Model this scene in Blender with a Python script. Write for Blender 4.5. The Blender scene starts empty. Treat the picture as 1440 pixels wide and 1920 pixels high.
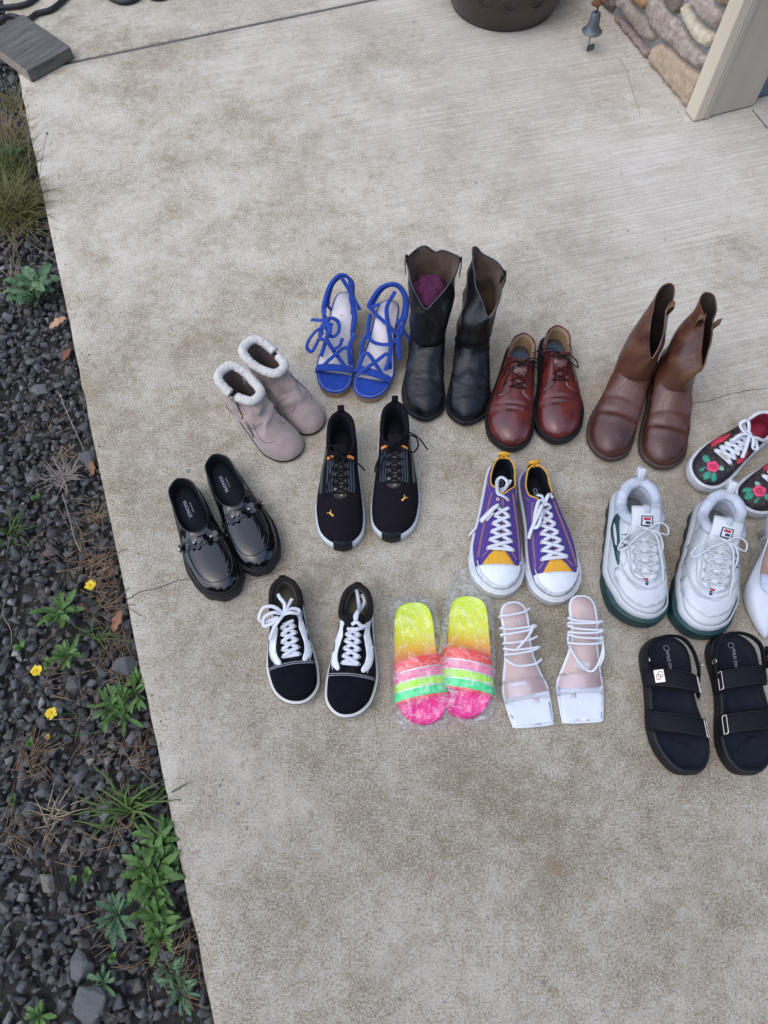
import bpy, bmesh, math, random
import numpy as np
from mathutils import Vector, Matrix, noise, geometry
from mathutils.bvhtree import BVHTree
R = math.radians
random.seed(7)
SC = bpy.context.scene
COL = SC.collection

# ------------------------------------------------------------------ camera, sky, sun, exposure
CAM_H, CAM_PITCH = 1.52, 26.0
cd = bpy.data.cameras.new('camera'); cam = bpy.data.objects.new('camera', cd); COL.objects.link(cam)
cam.location = (0, 0, CAM_H); cam.rotation_euler = (R(CAM_PITCH), 0, 0)
cd.sensor_fit = 'VERTICAL'; cd.sensor_height = 36.0; cd.lens = 1385 / 1920 * 36.0
cd.clip_start = 0.02; cd.clip_end = 400
SC.camera = cam

W = bpy.data.worlds.new('World'); SC.world = W; W.use_nodes = True
nt = W.node_tree; nt.nodes.clear()
sky = nt.nodes.new('ShaderNodeTexSky'); sky.sky_type = 'NISHITA'; sky.sun_disc = False
SUN_EL, SUN_AZ = 62.0, 215.0          # azimuth of the light, degrees counter-clockwise from +X
sky.sun_elevation = R(SUN_EL); sky.sun_rotation = R(90 - SUN_AZ)
sky.air_density = 1.0; sky.dust_density = 1.5; sky.ozone_density = 2.0
bg = nt.nodes.new('ShaderNodeBackground'); bg.inputs['Strength'].default_value = 0.15
wo = nt.nodes.new('ShaderNodeOutputWorld')
nt.links.new(sky.outputs[0], bg.inputs[0]); nt.links.new(bg.outputs[0], wo.inputs[0])

sd = bpy.data.lights.new('sun', 'SUN'); sun = bpy.data.objects.new('sun', sd); COL.objects.link(sun)
sd.energy = 0.5; sd.angle = R(110); sd.color = (1.0, 0.965, 0.91)
sv = Vector((math.cos(R(SUN_AZ)) * math.cos(R(SUN_EL)), math.sin(R(SUN_AZ)) * math.cos(R(SUN_EL)), math.sin(R(SUN_EL))))
sun.rotation_euler = sv.to_track_quat('Z', 'Y').to_euler(); sun.location = sv * 8
SC.view_settings.view_transform = 'Standard'; SC.view_settings.look = 'None'
SC.view_settings.exposure = 1.14; SC.view_settings.gamma = 1.0
SC.cycles.max_bounces = 8; SC.cycles.transparent_max_bounces = 12

# ------------------------------------------------------------------ helpers
def mk(name, V, F, mat, parent=None, smooth=True, kind=None, auto=None):
    me = bpy.data.meshes.new(name)
    me.from_pydata([tuple(map(float, v)) for v in V], [], [tuple(map(int, f)) for f in F])
    me.update()
    if mat is not None: me.materials.append(mat)
    if smooth:
        me.polygons.foreach_set('use_smooth', [True] * len(me.polygons))
        if auto: me.set_sharp_from_angle(angle=R(auto))
    o = bpy.data.objects.new(name, me); COL.objects.link(o)
    if parent: o.parent = parent
    if kind: o['kind'] = kind
    return o

def empty(name, loc=(0, 0, 0), rz=0.0):
    o = bpy.data.objects.new(name, None); o.empty_display_size = .05
    COL.objects.link(o); o.location = loc; o.rotation_euler = (0, 0, rz)
    return o

def tag(o, label, cat, group=None, kind=None):
    if label: o['label'] = label
    if cat: o['category'] = cat
    if group: o['group'] = group
    if kind: o['kind'] = kind
    return o

def cr(P, n=12, closed=False):
    """Catmull-Rom through the points, n samples a segment"""
    P = np.array(P, float); m = len(P); out = []
    segs = m if closed else m - 1
    for i in range(segs):
        if closed: a, b, c, d = P[(i - 1) % m], P[i], P[(i + 1) % m], P[(i + 2) % m]
        else:
            b, c = P[i], P[i + 1]
            a = P[i - 1] if i > 0 else 2 * b - c
            d = P[i + 2] if i + 2 < m else 2 * c - b
        t = np.linspace(0, 1, n, endpoint=False)[:, None]
        out.append(.5 * ((2 * b) + (c - a) * t + (2 * a - 5 * b + 4 * c - d) * t * t + (3 * b - a - 3 * c + d) * t ** 3))
    out = np.vstack(out)
    if not closed: out = np.vstack([out, P[-1]])
    return out

def resamp(P, n):
    P = np.asarray(P, float)
    d = np.r_[0, np.cumsum(np.linalg.norm(np.diff(P, axis=0), axis=1))]
    t = np.linspace(0, d[-1], n)
    return np.stack([np.interp(t, d, P[:, k]) for k in range(P.shape[1])], 1)

def loop(outer, inner, N=72):
    """closed outline from heel (index 0) along the outer side to the toe (index N/2) and back"""
    pts = list(outer) + list(reversed(inner))[1:-1]
    k = len(outer) - 1; n = 14
    D = cr(pts, n, True)
    h1 = resamp(D[:k * n + 1], N // 2 + 1)
    h2 = resamp(np.vstack([D[k * n:], D[:1]]), N // 2 + 1)
    return np.vstack([h1[:-1], h2[:-1]])

def off(L2, d):
    """offset a closed CCW outline (first two columns), d may be an array"""
    P = np.array(L2, float); t = np.roll(P, -1, 0)[:, :2] - np.roll(P, 1, 0)[:, :2]
    t /= np.linalg.norm(t, axis=1)[:, None] + 1e-9
    nrm = np.stack([t[:, 1], -t[:, 0]], 1)
    P[:, :2] += nrm * (np.asarray(d)[:, None] if np.ndim(d) else d)
    return P

def at_z(L2, z):
    z = np.full(len(L2), z) if np.ndim(z) == 0 else np.asarray(z)
    return np.column_stack([np.asarray(L2)[:, :2], z])

def ringmesh(rings, cap0=False, cap1=False, closed=True):
    N = len(rings[0]); V = np.vstack(rings); F = []
    for k in range(len(rings) - 1):
        for i in range(N if closed else N - 1):
            j = (i + 1) % N
            F.append((k * N + i, k * N + j, (k + 1) * N + j, (k + 1) * N + i))
    def lad(b, flip):
        for i in range(N // 2):
            q = [b + i, b + i + 1, b + (N - i - 1) % N, b + (N - i) % N]
            q = list(dict.fromkeys(q))
            if len(q) > 2: F.append(tuple(q) if not flip else tuple(reversed(q)))
    if cap0: lad(0, True)
    if cap1: lad((len(rings) - 1) * N, False)
    return V, F

def sweep(path, w, th=None, sides=8, up=None, closed=False, caps=True, wf=None):
    """tube or flat ribbon along a 3D path; w = half width, th = half thickness; up = one vector or one per point"""
    P = np.asarray(path, float); n = len(P); th = w if th is None else th
    if closed: T = np.roll(P, -1, 0) - np.roll(P, 1, 0)
    else: T = np.gradient(P, axis=0)
    T /= np.linalg.norm(T, axis=1)[:, None] + 1e-9
    U = np.tile(np.array([0, 0, 1.0] if up is None else up), (n, 1)) if up is None or np.ndim(up) == 1 else np.asarray(up, float)
    B = np.cross(T, U); bl = np.linalg.norm(B, axis=1)
    for i in range(n):
        if bl[i] < 1e-3: B[i] = B[i - 1] if i else np.array([1, 0, 0])
    B /= np.linalg.norm(B, axis=1)[:, None] + 1e-9
    Nn = np.cross(B, T)
    rings = []
    a = np.linspace(0, 2 * math.pi, sides, endpoint=False)
    for i in range(n):
        s = 1 if wf is None else wf[i]
        rings.append(P[i] + np.outer(np.cos(a), B[i]) * w * s + np.outer(np.sin(a), Nn[i]) * th * s)
    V = np.vstack(rings); F = []
    m = n if closed else n - 1
    for k in range(m):
        k2 = (k + 1) % n
        for i in range(sides):
            j = (i + 1) % sides
            F.append((k * sides + i, k2 * sides + i, k2 * sides + j, k * sides + j))
    if caps and not closed:
        F.append(tuple(range(sides))); F.append(tuple((n - 1) * sides + i for i in reversed(range(sides))))
    return V, F

def join(*VF):
    V, F, o = [], [], 0
    for v, f in VF:
        v = np.asarray(v); V.append(v); F += [tuple(i + o for i in q) for q in f]; o += len(v)
    return np.vstack(V), F

def boxVF(c, s, rz=0.0, bev=0.0):
    """box of size s centred on c; bev chamfers the edges"""
    bm = bmesh.new(); bmesh.ops.create_cube(bm, size=1)
    for v in bm.verts: v.co = Vector((v.co.x * s[0], v.co.y * s[1], v.co.z * s[2]))
    if bev: bmesh.ops.bevel(bm, geom=list(bm.edges), offset=bev, segments=2, affect='EDGES', profile=.5)
    M = Matrix.Rotation(rz, 3, 'Z')
    bm.verts.index_update()
    V = [tuple(M @ v.co + Vector(c)) for v in bm.verts]; F = [[v.index for v in f.verts] for f in bm.faces]
    bm.free(); return np.array(V), F

def lathe(prof, n=48, c=(0, 0, 0)):
    rings = [np.column_stack([np.cos(np.linspace(0, 2 * math.pi, n, endpoint=False)) * r + c[0],
                              np.sin(np.linspace(0, 2 * math.pi, n, endpoint=False)) * r + c[1], np.full(n, z + c[2])]) for r, z in prof]
    return ringmesh(rings)

# ------------------------------------------------------------------ materials
def nodes(name):
    m = bpy.data.materials.new(name); m.use_nodes = True
    t = m.node_tree; b = t.nodes['Principled BSDF']
    return m, t, b

def N_(t, typ, **kw):
    n = t.nodes.new(typ)
    for k, v in kw.items():
        if k in n.inputs: n.inputs[k].default_value = v
        else: setattr(n, k, v)
    return n

def ramp(t, src, stops, interp='LINEAR'):
    r = t.nodes.new('ShaderNodeValToRGB'); r.color_ramp.interpolation = interp
    while len(r.color_ramp.elements) < len(stops): r.color_ramp.elements.new(.5)
    for e, (p, c) in zip(r.color_ramp.elements, stops):
        e.position = p; e.color = (*c, 1) if len(c) == 3 else c
    t.links.new(src, r.inputs[0]); return r

def mixc(t, fac, a, b, blend='MIX'):
    m = t.nodes.new('ShaderNodeMix'); m.data_type = 'RGBA'; m.blend_type = blend
    for k, v in ((0, fac), (6, a), (7, b)):
        if hasattr(v, 'is_output'): t.links.new(v, m.inputs[k])
        else: m.inputs[k].default_value = v if k == 0 else ((*v, 1) if len(v) == 3 else v)
    return m.outputs[2]

def mat(name, col, rough=.6, var=.15, scale=60, bump=.1, bscale=500, spec=.5, coat=0, sheen=0, metal=0, col2=None, bdist=.001, stretch=None, **kw):
    m, t, b = nodes(name)
    tc = N_(t, 'ShaderNodeTexCoord'); src = tc.outputs['Object']
    if stretch:
        mp = N_(t, 'ShaderNodeMapping'); mp.inputs['Scale'].default_value = stretch
        t.links.new(src, mp.inputs[0]); src = mp.outputs[0]
    n1 = N_(t, 'ShaderNodeTexNoise', Scale=scale, Detail=6.0, Roughness=.6); t.links.new(src, n1.inputs['Vector'])
    c2 = col2 or tuple(min(1, c * (1 + var)) for c in col)
    c1 = tuple(c * (1 - var) for c in col) if not col2 else col
    rp = ramp(t, n1.outputs['Fac'], [(.32, c1), (.68, c2)])
    t.links.new(rp.outputs[0], b.inputs['Base Color'])
    if bump:
        n2 = N_(t, 'ShaderNodeTexNoise', Scale=bscale, Detail=3.0); t.links.new(src, n2.inputs['Vector'])
        bp = N_(t, 'ShaderNodeBump', Strength=bump, Distance=bdist); t.links.new(n2.outputs['Fac'], bp.inputs['Height'])
        t.links.new(bp.outputs[0], b.inputs['Normal'])
    b.inputs['Roughness'].default_value = rough; b.inputs['Specular IOR Level'].default_value = spec
    b.inputs['Coat Weight'].default_value = coat; b.inputs['Coat Roughness'].default_value = .04
    b.inputs['Sheen Weight'].default_value = sheen; b.inputs['Metallic'].default_value = metal
    for k, v in kw.items(): b.inputs[k.replace('_', ' ')].default_value = v
    return m
# ------------------------------------------------------------------ setting: slabs, joint, gravel bed
EDGE = R(109.25)                                   # direction of the slab's left edge
E_ = np.array([math.cos(EDGE), math.sin(EDGE)]); J_ = np.array([math.sin(EDGE), -math.cos(EDGE)])   # along edge / along joint
C0 = np.array([-1.183, 2.318])                    # slab corner where edge and joint meet
def w2(u, v): return C0 + E_ * u + J_ * v         # u along the edge (up = away), v into the slab

def concrete_mat():
    m, t, b = nodes('concrete')
    tc = N_(t, 'ShaderNodeTexCoord'); P = tc.outputs['Object']
    def nz(scale, detail=4.0, rough=.6, vec=P, dist=0.0):
        n = N_(t, 'ShaderNodeTexNoise', Scale=scale, Detail=detail, Roughness=rough, Distortion=dist)
        t.links.new(vec, n.inputs['Vector']); return n.outputs['Fac']
    def math_(op, a, bb):
        n = t.nodes.new('ShaderNodeMath'); n.operation = op; n.use_clamp = True
        for k, v in ((0, a), (1, bb)):
            if hasattr(v, 'is_output'): t.links.new(v, n.inputs[k])
            else: n.inputs[k].default_value = v
        return n.outputs[0]
    big = nz(1.7, 3, .62, dist=.4); mid = nz(7.5, 4, .7, dist=.3); fin = nz(42, 3, .7); gr = nz(240, 2, .8); gr2 = nz(560, 1, .7)
    # pale cement paste worn through to browner sand grains: clumps of light and dark flecks at several scales
    def mad(x, k, y=None):
        n = t.nodes.new('ShaderNodeMath'); n.operation = 'MULTIPLY_ADD'; t.links.new(x, n.inputs[0]); n.inputs[1].default_value = k
        if y is None: n.inputs[2].default_value = 0
        else: t.links.new(y, n.inputs[2])
        return n.outputs[0]
    f = mad(gr, 1.15, mad(gr2, .80, mad(fin, .42, mad(mid, .60, mad(big, .63)))))
    c = ramp(t, f, [(.0, (.20, .152, .095)), (.452, (.258, .203, .130)), (.493, (.395, .330, .232)), (.525, (.505, .446, .342)), (.565, (.625, .578, .478)), (1, (.66, .62, .53))])
    hf = N_(t, 'ShaderNodeMath', operation='MULTIPLY'); t.links.new(f, hf.inputs[0]); hf.inputs[1].default_value = .2875; t.links.new(hf.outputs[0], c.inputs[0]); c = c.outputs[0]
    rust = ramp(t, nz(5.3, 4, .75, dist=.8), [(.54, (0, 0, 0)), (.70, (1, 1, 1))]).outputs[0]
    c = mixc(t, math_('MULTIPLY', rust, .34), c, (.34, .265, .18))
    spots = ramp(t, nz(17, 2, .6, dist=.6), [(.65, (0, 0, 0)), (.74, (1, 1, 1))]).outputs[0]
    c = mixc(t, math_('MULTIPLY', spots, .45), c, (.31, .22, .135))
    # broom strokes, strongest at the house side of the slab
    mp = N_(t, 'ShaderNodeMapping'); mp.inputs['Rotation'].default_value = (0, 0, -(EDGE - R(90)) + R(4)); t.links.new(P, mp.inputs[0])
    ms = N_(t, 'ShaderNodeMapping'); ms.inputs['Scale'].default_value = (3.5, 150, 1); t.links.new(mp.outputs[0], ms.inputs[0])
    br = nz(1.0, 1, .6, ms.outputs[0])
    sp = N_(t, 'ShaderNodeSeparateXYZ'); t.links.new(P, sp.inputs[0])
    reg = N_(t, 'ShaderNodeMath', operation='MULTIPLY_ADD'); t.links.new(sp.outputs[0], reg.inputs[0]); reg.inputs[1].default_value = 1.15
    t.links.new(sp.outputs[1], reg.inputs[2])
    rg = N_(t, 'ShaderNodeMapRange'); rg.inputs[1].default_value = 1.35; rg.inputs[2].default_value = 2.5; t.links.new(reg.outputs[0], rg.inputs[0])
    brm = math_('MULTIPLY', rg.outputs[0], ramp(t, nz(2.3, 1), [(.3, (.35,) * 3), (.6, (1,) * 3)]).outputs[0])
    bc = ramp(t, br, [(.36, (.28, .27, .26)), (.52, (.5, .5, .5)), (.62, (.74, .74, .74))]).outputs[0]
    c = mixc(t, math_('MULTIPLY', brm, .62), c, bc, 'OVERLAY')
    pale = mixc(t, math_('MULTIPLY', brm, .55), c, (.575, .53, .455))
    # dark specks
    spk = ramp(t, nz(62, 2, .55, dist=.4), [(.665, (0, 0, 0)), (.72, (1, 1, 1))]).outputs[0]
    sm = math_('MULTIPLY', spk, ramp(t, nz(3.1, 1), [(.40, (.05,) * 3), (.62, (.75,) * 3)]).outputs[0])
    c = mixc(t, sm, pale, (.19, .19, .19))
    # slab colour scaled darker towards the near end, broken up by noise
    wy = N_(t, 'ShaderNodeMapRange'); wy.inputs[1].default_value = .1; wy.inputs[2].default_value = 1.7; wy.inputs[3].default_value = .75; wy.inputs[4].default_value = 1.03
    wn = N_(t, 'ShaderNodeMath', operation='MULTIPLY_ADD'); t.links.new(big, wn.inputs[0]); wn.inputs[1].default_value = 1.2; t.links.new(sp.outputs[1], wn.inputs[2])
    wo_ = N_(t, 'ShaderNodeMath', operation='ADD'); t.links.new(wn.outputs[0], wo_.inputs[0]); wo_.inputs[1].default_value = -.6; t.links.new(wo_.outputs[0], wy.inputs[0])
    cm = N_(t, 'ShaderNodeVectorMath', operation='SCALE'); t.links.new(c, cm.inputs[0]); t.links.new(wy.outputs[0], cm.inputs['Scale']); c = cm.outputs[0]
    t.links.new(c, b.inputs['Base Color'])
    b.inputs['Roughness'].default_value = .88; b.inputs['Specular IOR Level'].default_value = .3
    h = N_(t, 'ShaderNodeMath', operation='ADD'); t.links.new(gr, h.inputs[0])
    h2 = N_(t, 'ShaderNodeMath', operation='MULTIPLY'); t.links.new(br, h2.inputs[0]); h2.inputs[1].default_value = .5; t.links.new(h2.outputs[0], h.inputs[1])
    bp = N_(t, 'ShaderNodeBump', Strength=.25, Distance=.0016); t.links.new(h.outputs[0], bp.inputs['Height']); t.links.new(bp.outputs[0], b.inputs['Normal'])
    return m
M_CONC = concrete_mat()

def slab(name, u0, u1, v0, v1, mat_, z1=0.0, th=.12, bev=.006):
    nu, nv = max(2, int((u1 - u0) / .05)), max(2, int((v1 - v0) / .05))
    us = np.r_[u0, u0 + .002, np.linspace(u0 + bev, u1 - bev, nu), u1 - .002, u1]
    vs = np.r_[v0, v0 + .002, np.linspace(v0 + bev, v1 - bev, nv), v1 - .002, v1]
    def dz(a, lo, hi):
        d = min(a - lo, hi - a); return -bev if d <= 0 else (-.0025 if d < bev * .7 else 0)
    V, F = [], []
    for i, u in enumerate(us):
        for j, v in enumerate(vs):
            e = 0
            if v - v0 < bev: e = noise.noise(Vector((u * 22, 3.1, 0))) * .003 + noise.noise(Vector((u * 5, 1.1, 0))) * .002 + max(0, noise.noise(Vector((u * 23, 7.7, 0))) - .3) * .014
            p = w2(u, v + e)
            V.append((p[0], p[1], z1 + min(dz(u, u0, u1), dz(v, v0, v1))))
    nvn = len(vs)
    for i in range(len(us) - 1):
        for j in range(nvn - 1): F.append((i * nvn + j, (i + 1) * nvn + j, (i + 1) * nvn + j + 1, i * nvn + j + 1))
    # skirts
    border = [(i, 0) for i in range(len(us))] + [(len(us) - 1, j) for j in range(1, nvn)] + [(i, nvn - 1) for i in range(len(us) - 2, -1, -1)] + [(0, j) for j in range(nvn - 2, 0, -1)]
    b0 = len(V)
    for i, j in border:
        x = V[i * nvn + j]; V.append((x[0], x[1], z1 - th))
    for k in range(len(border)):
        k2 = (k + 1) % len(border); a = border[k]; c = border[k2]
        F.append((a[0] * nvn + a[1], b0 + k, b0 + k2, c[0] * nvn + c[1]))
    # normals upward
    me_o = mk(name, V, F, mat_, smooth=True, auto=50)
    bm = bmesh.new(); bm.from_mesh(me_o.data); bmesh.ops.recalc_face_normals(bm, faces=bm.faces); bm.to_mesh(me_o.data); bm.free()
    me_o['kind'] = 'structure'
    return me_o

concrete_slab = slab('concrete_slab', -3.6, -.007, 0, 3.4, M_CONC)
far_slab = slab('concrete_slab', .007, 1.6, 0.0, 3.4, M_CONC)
M_JOINT = mat('joint_filler', (.13, .12, .105), .95, .4, 120, .5, 300, bdist=.004)
V, F = boxVF((0, 0, 0), (3.38, .0136, .05))
mid = w2(0, 1.7)
jf = mk('expansion_joint', V, F, M_JOINT, smooth=False); jf.location = (mid[0], mid[1], -.0295); jf.rotation_euler[2] = EDGE - R(90)
jf['kind'] = 'structure'

# hairline cracks in the slab (thin dark fissures following jagged lines)
M_CRACK = mat('crack_dirt', (.085, .075, .062), 1.0, .4, 200, 0)
def at(px, py, z=0.0):
    """point at height z that the photograph shows at pixel px, py"""
    a = R(CAM_PITCH); fw = np.array([0, math.sin(a), -math.cos(a)]); up = np.array([0, math.cos(a), math.sin(a)])
    d = fw * 1385 + np.array([1, 0, 0]) * (px - 720) + up * (960 - py)
    return np.array([0, 0, CAM_H]) + d * ((z - CAM_H) / d[2])
def crack(pts, w, rnd, amp=.004):
    P = resamp(np.array([at(x, y)[:2] for x, y in pts]), 60)
    d = np.gradient(P, axis=0); d /= np.linalg.norm(d, axis=1)[:, None]; n = np.stack([-d[:, 1], d[:, 0]], 1)
    V = []; F = []
    for i in range(len(P)):
        o = (noise.noise(Vector((i * .35, rnd, 0))) + .5 * noise.noise(Vector((i * 1.1, rnd, 4)))) * amp
        ww = w * (.35 + 1.0 * abs(noise.noise(Vector((i * .6, rnd, 9)))))
        ww *= min(1, (len(P) - i) / 8 + .15)
        V += [(*(P[i] + n[i] * (o - ww)), .0012), (*(P[i] + n[i] * (o + ww)), .0012)]
        if i: F.append((2 * i - 2, 2 * i - 1, 2 * i + 1, 2 * i))
    mk('crack', V, F, M_CRACK, parent=concrete_slab, smooth=False)
crack([(237, 1126), (262, 1110), (300, 1102), (335, 1088), (362, 1086)], .0017, 1)
crack([(1440, 728), (1400, 733), (1355, 742), (1330, 752), (1292, 757), (1200, 778)], .0015, 2)
crack([(430, 1100), (500, 1080), (545, 1060)], .0010, 3)
crack([(820, 900), (870, 890), (900, 885)], .0006, 4)
crack([(1085, 850), (1095, 835), (1110, 828)], .0005, 5)
# faint line of little holes beside the house wall
crack([(1155, 105), (1175, 130), (1185, 170), (1198, 205), (1200, 225)], .0007, 6, .003)

# gravel bed: soil sheet plus thousands of crushed stones
M_SOIL = mat('soil', (.045, .041, .036), 1.0, .4, 60, .8, 120, bdist=.01)
gx = np.array([w2(-3.6, -1.5), w2(3.5, -1.5), w2(3.5, 4.5), w2(-3.6, 4.5)]) * 1.0
big = [(-60, -60, -.125), (60, -60, -.125), (60, 60, -.125), (-60, 60, -.125)]
mk('ground', big, [(0, 1, 2, 3)], mat('far_ground', (.06, .055, .045), 1, .3, 3, 0), smooth=False, kind='structure')
soil = mk('soil_bed', [(*w2(-3.6, -1.6), -.075), (*w2(-3.6, .02), -.075), (*w2(3.5, .02), -.075), (*w2(3.5, -1.6), -.075)], [(0, 1, 2, 3)], M_SOIL, smooth=False, kind='structure')

def rock(seed, flat=.62, npts=13):
    rr = random.Random(seed); bm = bmesh.new()
    for i in range(npts):
        v = Vector((rr.gauss(0, 1), rr.gauss(0, 1), rr.gauss(0, 1))).normalized() * rr.uniform(.8, 1.05)
        bm.verts.new((v.x * rr.uniform(.8, 1.1), v.y * rr.uniform(.7, 1), v.z * flat))
    bmesh.ops.convex_hull(bm, input=list(bm.verts))
    for v in [v for v in bm.verts if not v.link_faces]: bm.verts.remove(v)
    bmesh.ops.bevel(bm, geom=list(bm.edges), offset=.035, segments=1, affect='EDGES')
    bmesh.ops.triangulate(bm, faces=bm.faces)
    bmesh.ops.recalc_face_normals(bm, faces=bm.faces)
    bm.verts.index_update()
    V = np.array([v.co[:] for v in bm.verts]); F = [[v.index for v in f.verts] for f in bm.faces]; bm.free()
    return V, F

def stone_mat(name, c1, c2, c3, rnd=True):
    m, t, b = nodes(name)
    at_ = N_(t, 'ShaderNodeAttribute', attribute_name='tone'); tc = N_(t, 'ShaderNodeTexCoord')
    rp = ramp(t, at_.outputs['Fac'], [(0, c1), (.38, c2), (.50, (.105, .092, .078)), (.60, c2), (.88, c3), (.97, (.17, .145, .115)), (1, (.32, .31, .29))])
    n = N_(t, 'ShaderNodeTexNoise', Scale=160.0, Detail=5.0, Roughness=.7); t.links.new(tc.outputs['Object'], n.inputs['Vector'])
    g = ramp(t, n.outputs['Fac'], [(.3, (.36,) * 3), (.7, (.66,) * 3)])
    t.links.new(mixc(t, .8, rp.outputs[0], g.outputs[0], 'OVERLAY'), b.inputs['Base Color'])
    b.inputs['Roughness'].default_value = .82; b.inputs['Specular IOR Level'].default_value = .35
    bp = N_(t, 'ShaderNodeBump', Strength=.5, Distance=.002); t.links.new(n.outputs['Fac'], bp.inputs['Height']); t.links.new(bp.outputs[0], b.inputs['Normal'])
    return m
M_STONE = stone_mat('basalt', (.060, .061, .060), (.096, .098, .097), (.160, .156, .148))

def gravel():
    rr = random.Random(3)
    protos = [rock(100 + i, rr.uniform(.5, .8), rr.choice((7, 8, 9, 11))) for i in range(36)]
    cell = .06; grid = {}; placed = []
    def ok(x, y, r, k):
        cx, cy = int(x // cell), int(y // cell)
        for a in range(cx - 1, cx + 2):
            for b in range(cy - 1, cy + 2):
                for (X, Y, Rr) in grid.get((a, b), ()):
                    if (X - x) ** 2 + (Y - y) ** 2 < (k * (Rr + r)) ** 2: return False
        return True
    spec = [(.026, .020, 150), (.020, .0145, 1500), (.0145, .0105, 9000), (.0105, .0075, 20000), (.0075, .005, 16000)]
    a_ = R(CAM_PITCH)
    def seen(p):                                                # only the part of the bed a viewer near the camera can see
        dep = p[1] * math.sin(a_) + CAM_H * math.cos(a_)
        return p[0] / dep > -.60 and p[1] > -.42
    for r1, r0, tries in spec:
        for _ in range(tries):
            u = rr.uniform(-2.9, .9); v = -rr.uniform(.004, .62)
            r = rr.uniform(r0, r1)
            if v + r * .7 > 0: continue
            p = w2(u, v)
            if not seen(p): continue
            if ok(p[0], p[1], r, .80):
                grid.setdefault((int(p[0] // cell), int(p[1] // cell)), []).append((p[0], p[1], r)); placed.append((p[0], p[1], r, 1))
    for _ in range(9000):                                       # a lower layer that fills the gaps
        u = rr.uniform(-2.9, .9); v = -rr.uniform(.004, .62); p = w2(u, v)
        if seen(p): placed.append((p[0], p[1], rr.uniform(.009, .017), 0))
    VV, FF, tone, o = [], [], [], 0
    for x, y, r, top in placed:
        V, F = protos[rr.randrange(36)]
        M = (Matrix.Rotation(rr.uniform(0, 6.28), 3, 'Z') @ Matrix.Rotation(rr.gauss(0, .35), 3, 'X') @ Matrix.Rotation(rr.gauss(0, .35), 3, 'Y'))
        A = np.array(M) * r
        z = -.042 + r * .25 + rr.uniform(-.004, .004) if top else -.062
        W_ = V @ A.T + np.array([x, y, z])
        VV.append(W_); FF.append(np.array(F) + o); o += len(V)
        tone.append(np.full(len(V), min(1, max(0, rr.betavariate(2.2, 2.6) + (.5 if rr.random() < .02 else 0)))))
    V = np.vstack(VV); F = np.vstack(FF)
    me = bpy.data.meshes.new('gravel'); me.vertices.add(len(V)); me.vertices.foreach_set('co', V.ravel())
    me.loops.add(F.size); me.loops.foreach_set('vertex_index', F.ravel().astype(np.int32))
    me.polygons.add(len(F)); me.polygons.foreach_set('loop_start', np.arange(0, F.size, 3, dtype=np.int32))
    me.polygons.foreach_set('loop_total', np.full(len(F), 3, dtype=np.int32))
    a = me.attributes.new('tone', 'FLOAT', 'POINT'); a.data.foreach_set('value', np.concatenate(tone))
    me.update(calc_edges=True); me.validate(); me.materials.append(M_STONE)
    ob = bpy.data.objects.new('gravel', me); COL.objects.link(ob)
    tag(ob, 'dark grey crushed gravel filling the bed left of the slab', 'gravel', kind='stuff')
    return ob
gravel()
# ------------------------------------------------------------------ shoe kit
_font = {}
def glyphs(body):
    """flat letter mesh, height 1, centred on the origin: (verts 2D, faces)"""
    if body in _font: return _font[body]
    cu = bpy.data.curves.new('lettering', 'FONT'); cu.body = body; cu.align_x = 'CENTER'; cu.align_y = 'CENTER'; cu.resolution_u = 2
    o = bpy.data.objects.new('lettering', cu); COL.objects.link(o)
    dg = bpy.context.evaluated_depsgraph_get(); me = bpy.data.meshes.new_from_object(o.evaluated_get(dg))
    V = np.array([v.co[:2] for v in me.vertices]); F = [tuple(p.vertices) for p in me.polygons]
    bpy.data.objects.remove(o); bpy.data.curves.remove(cu); bpy.data.meshes.remove(me)
    _font[body] = (V, F); return V, F

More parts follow.
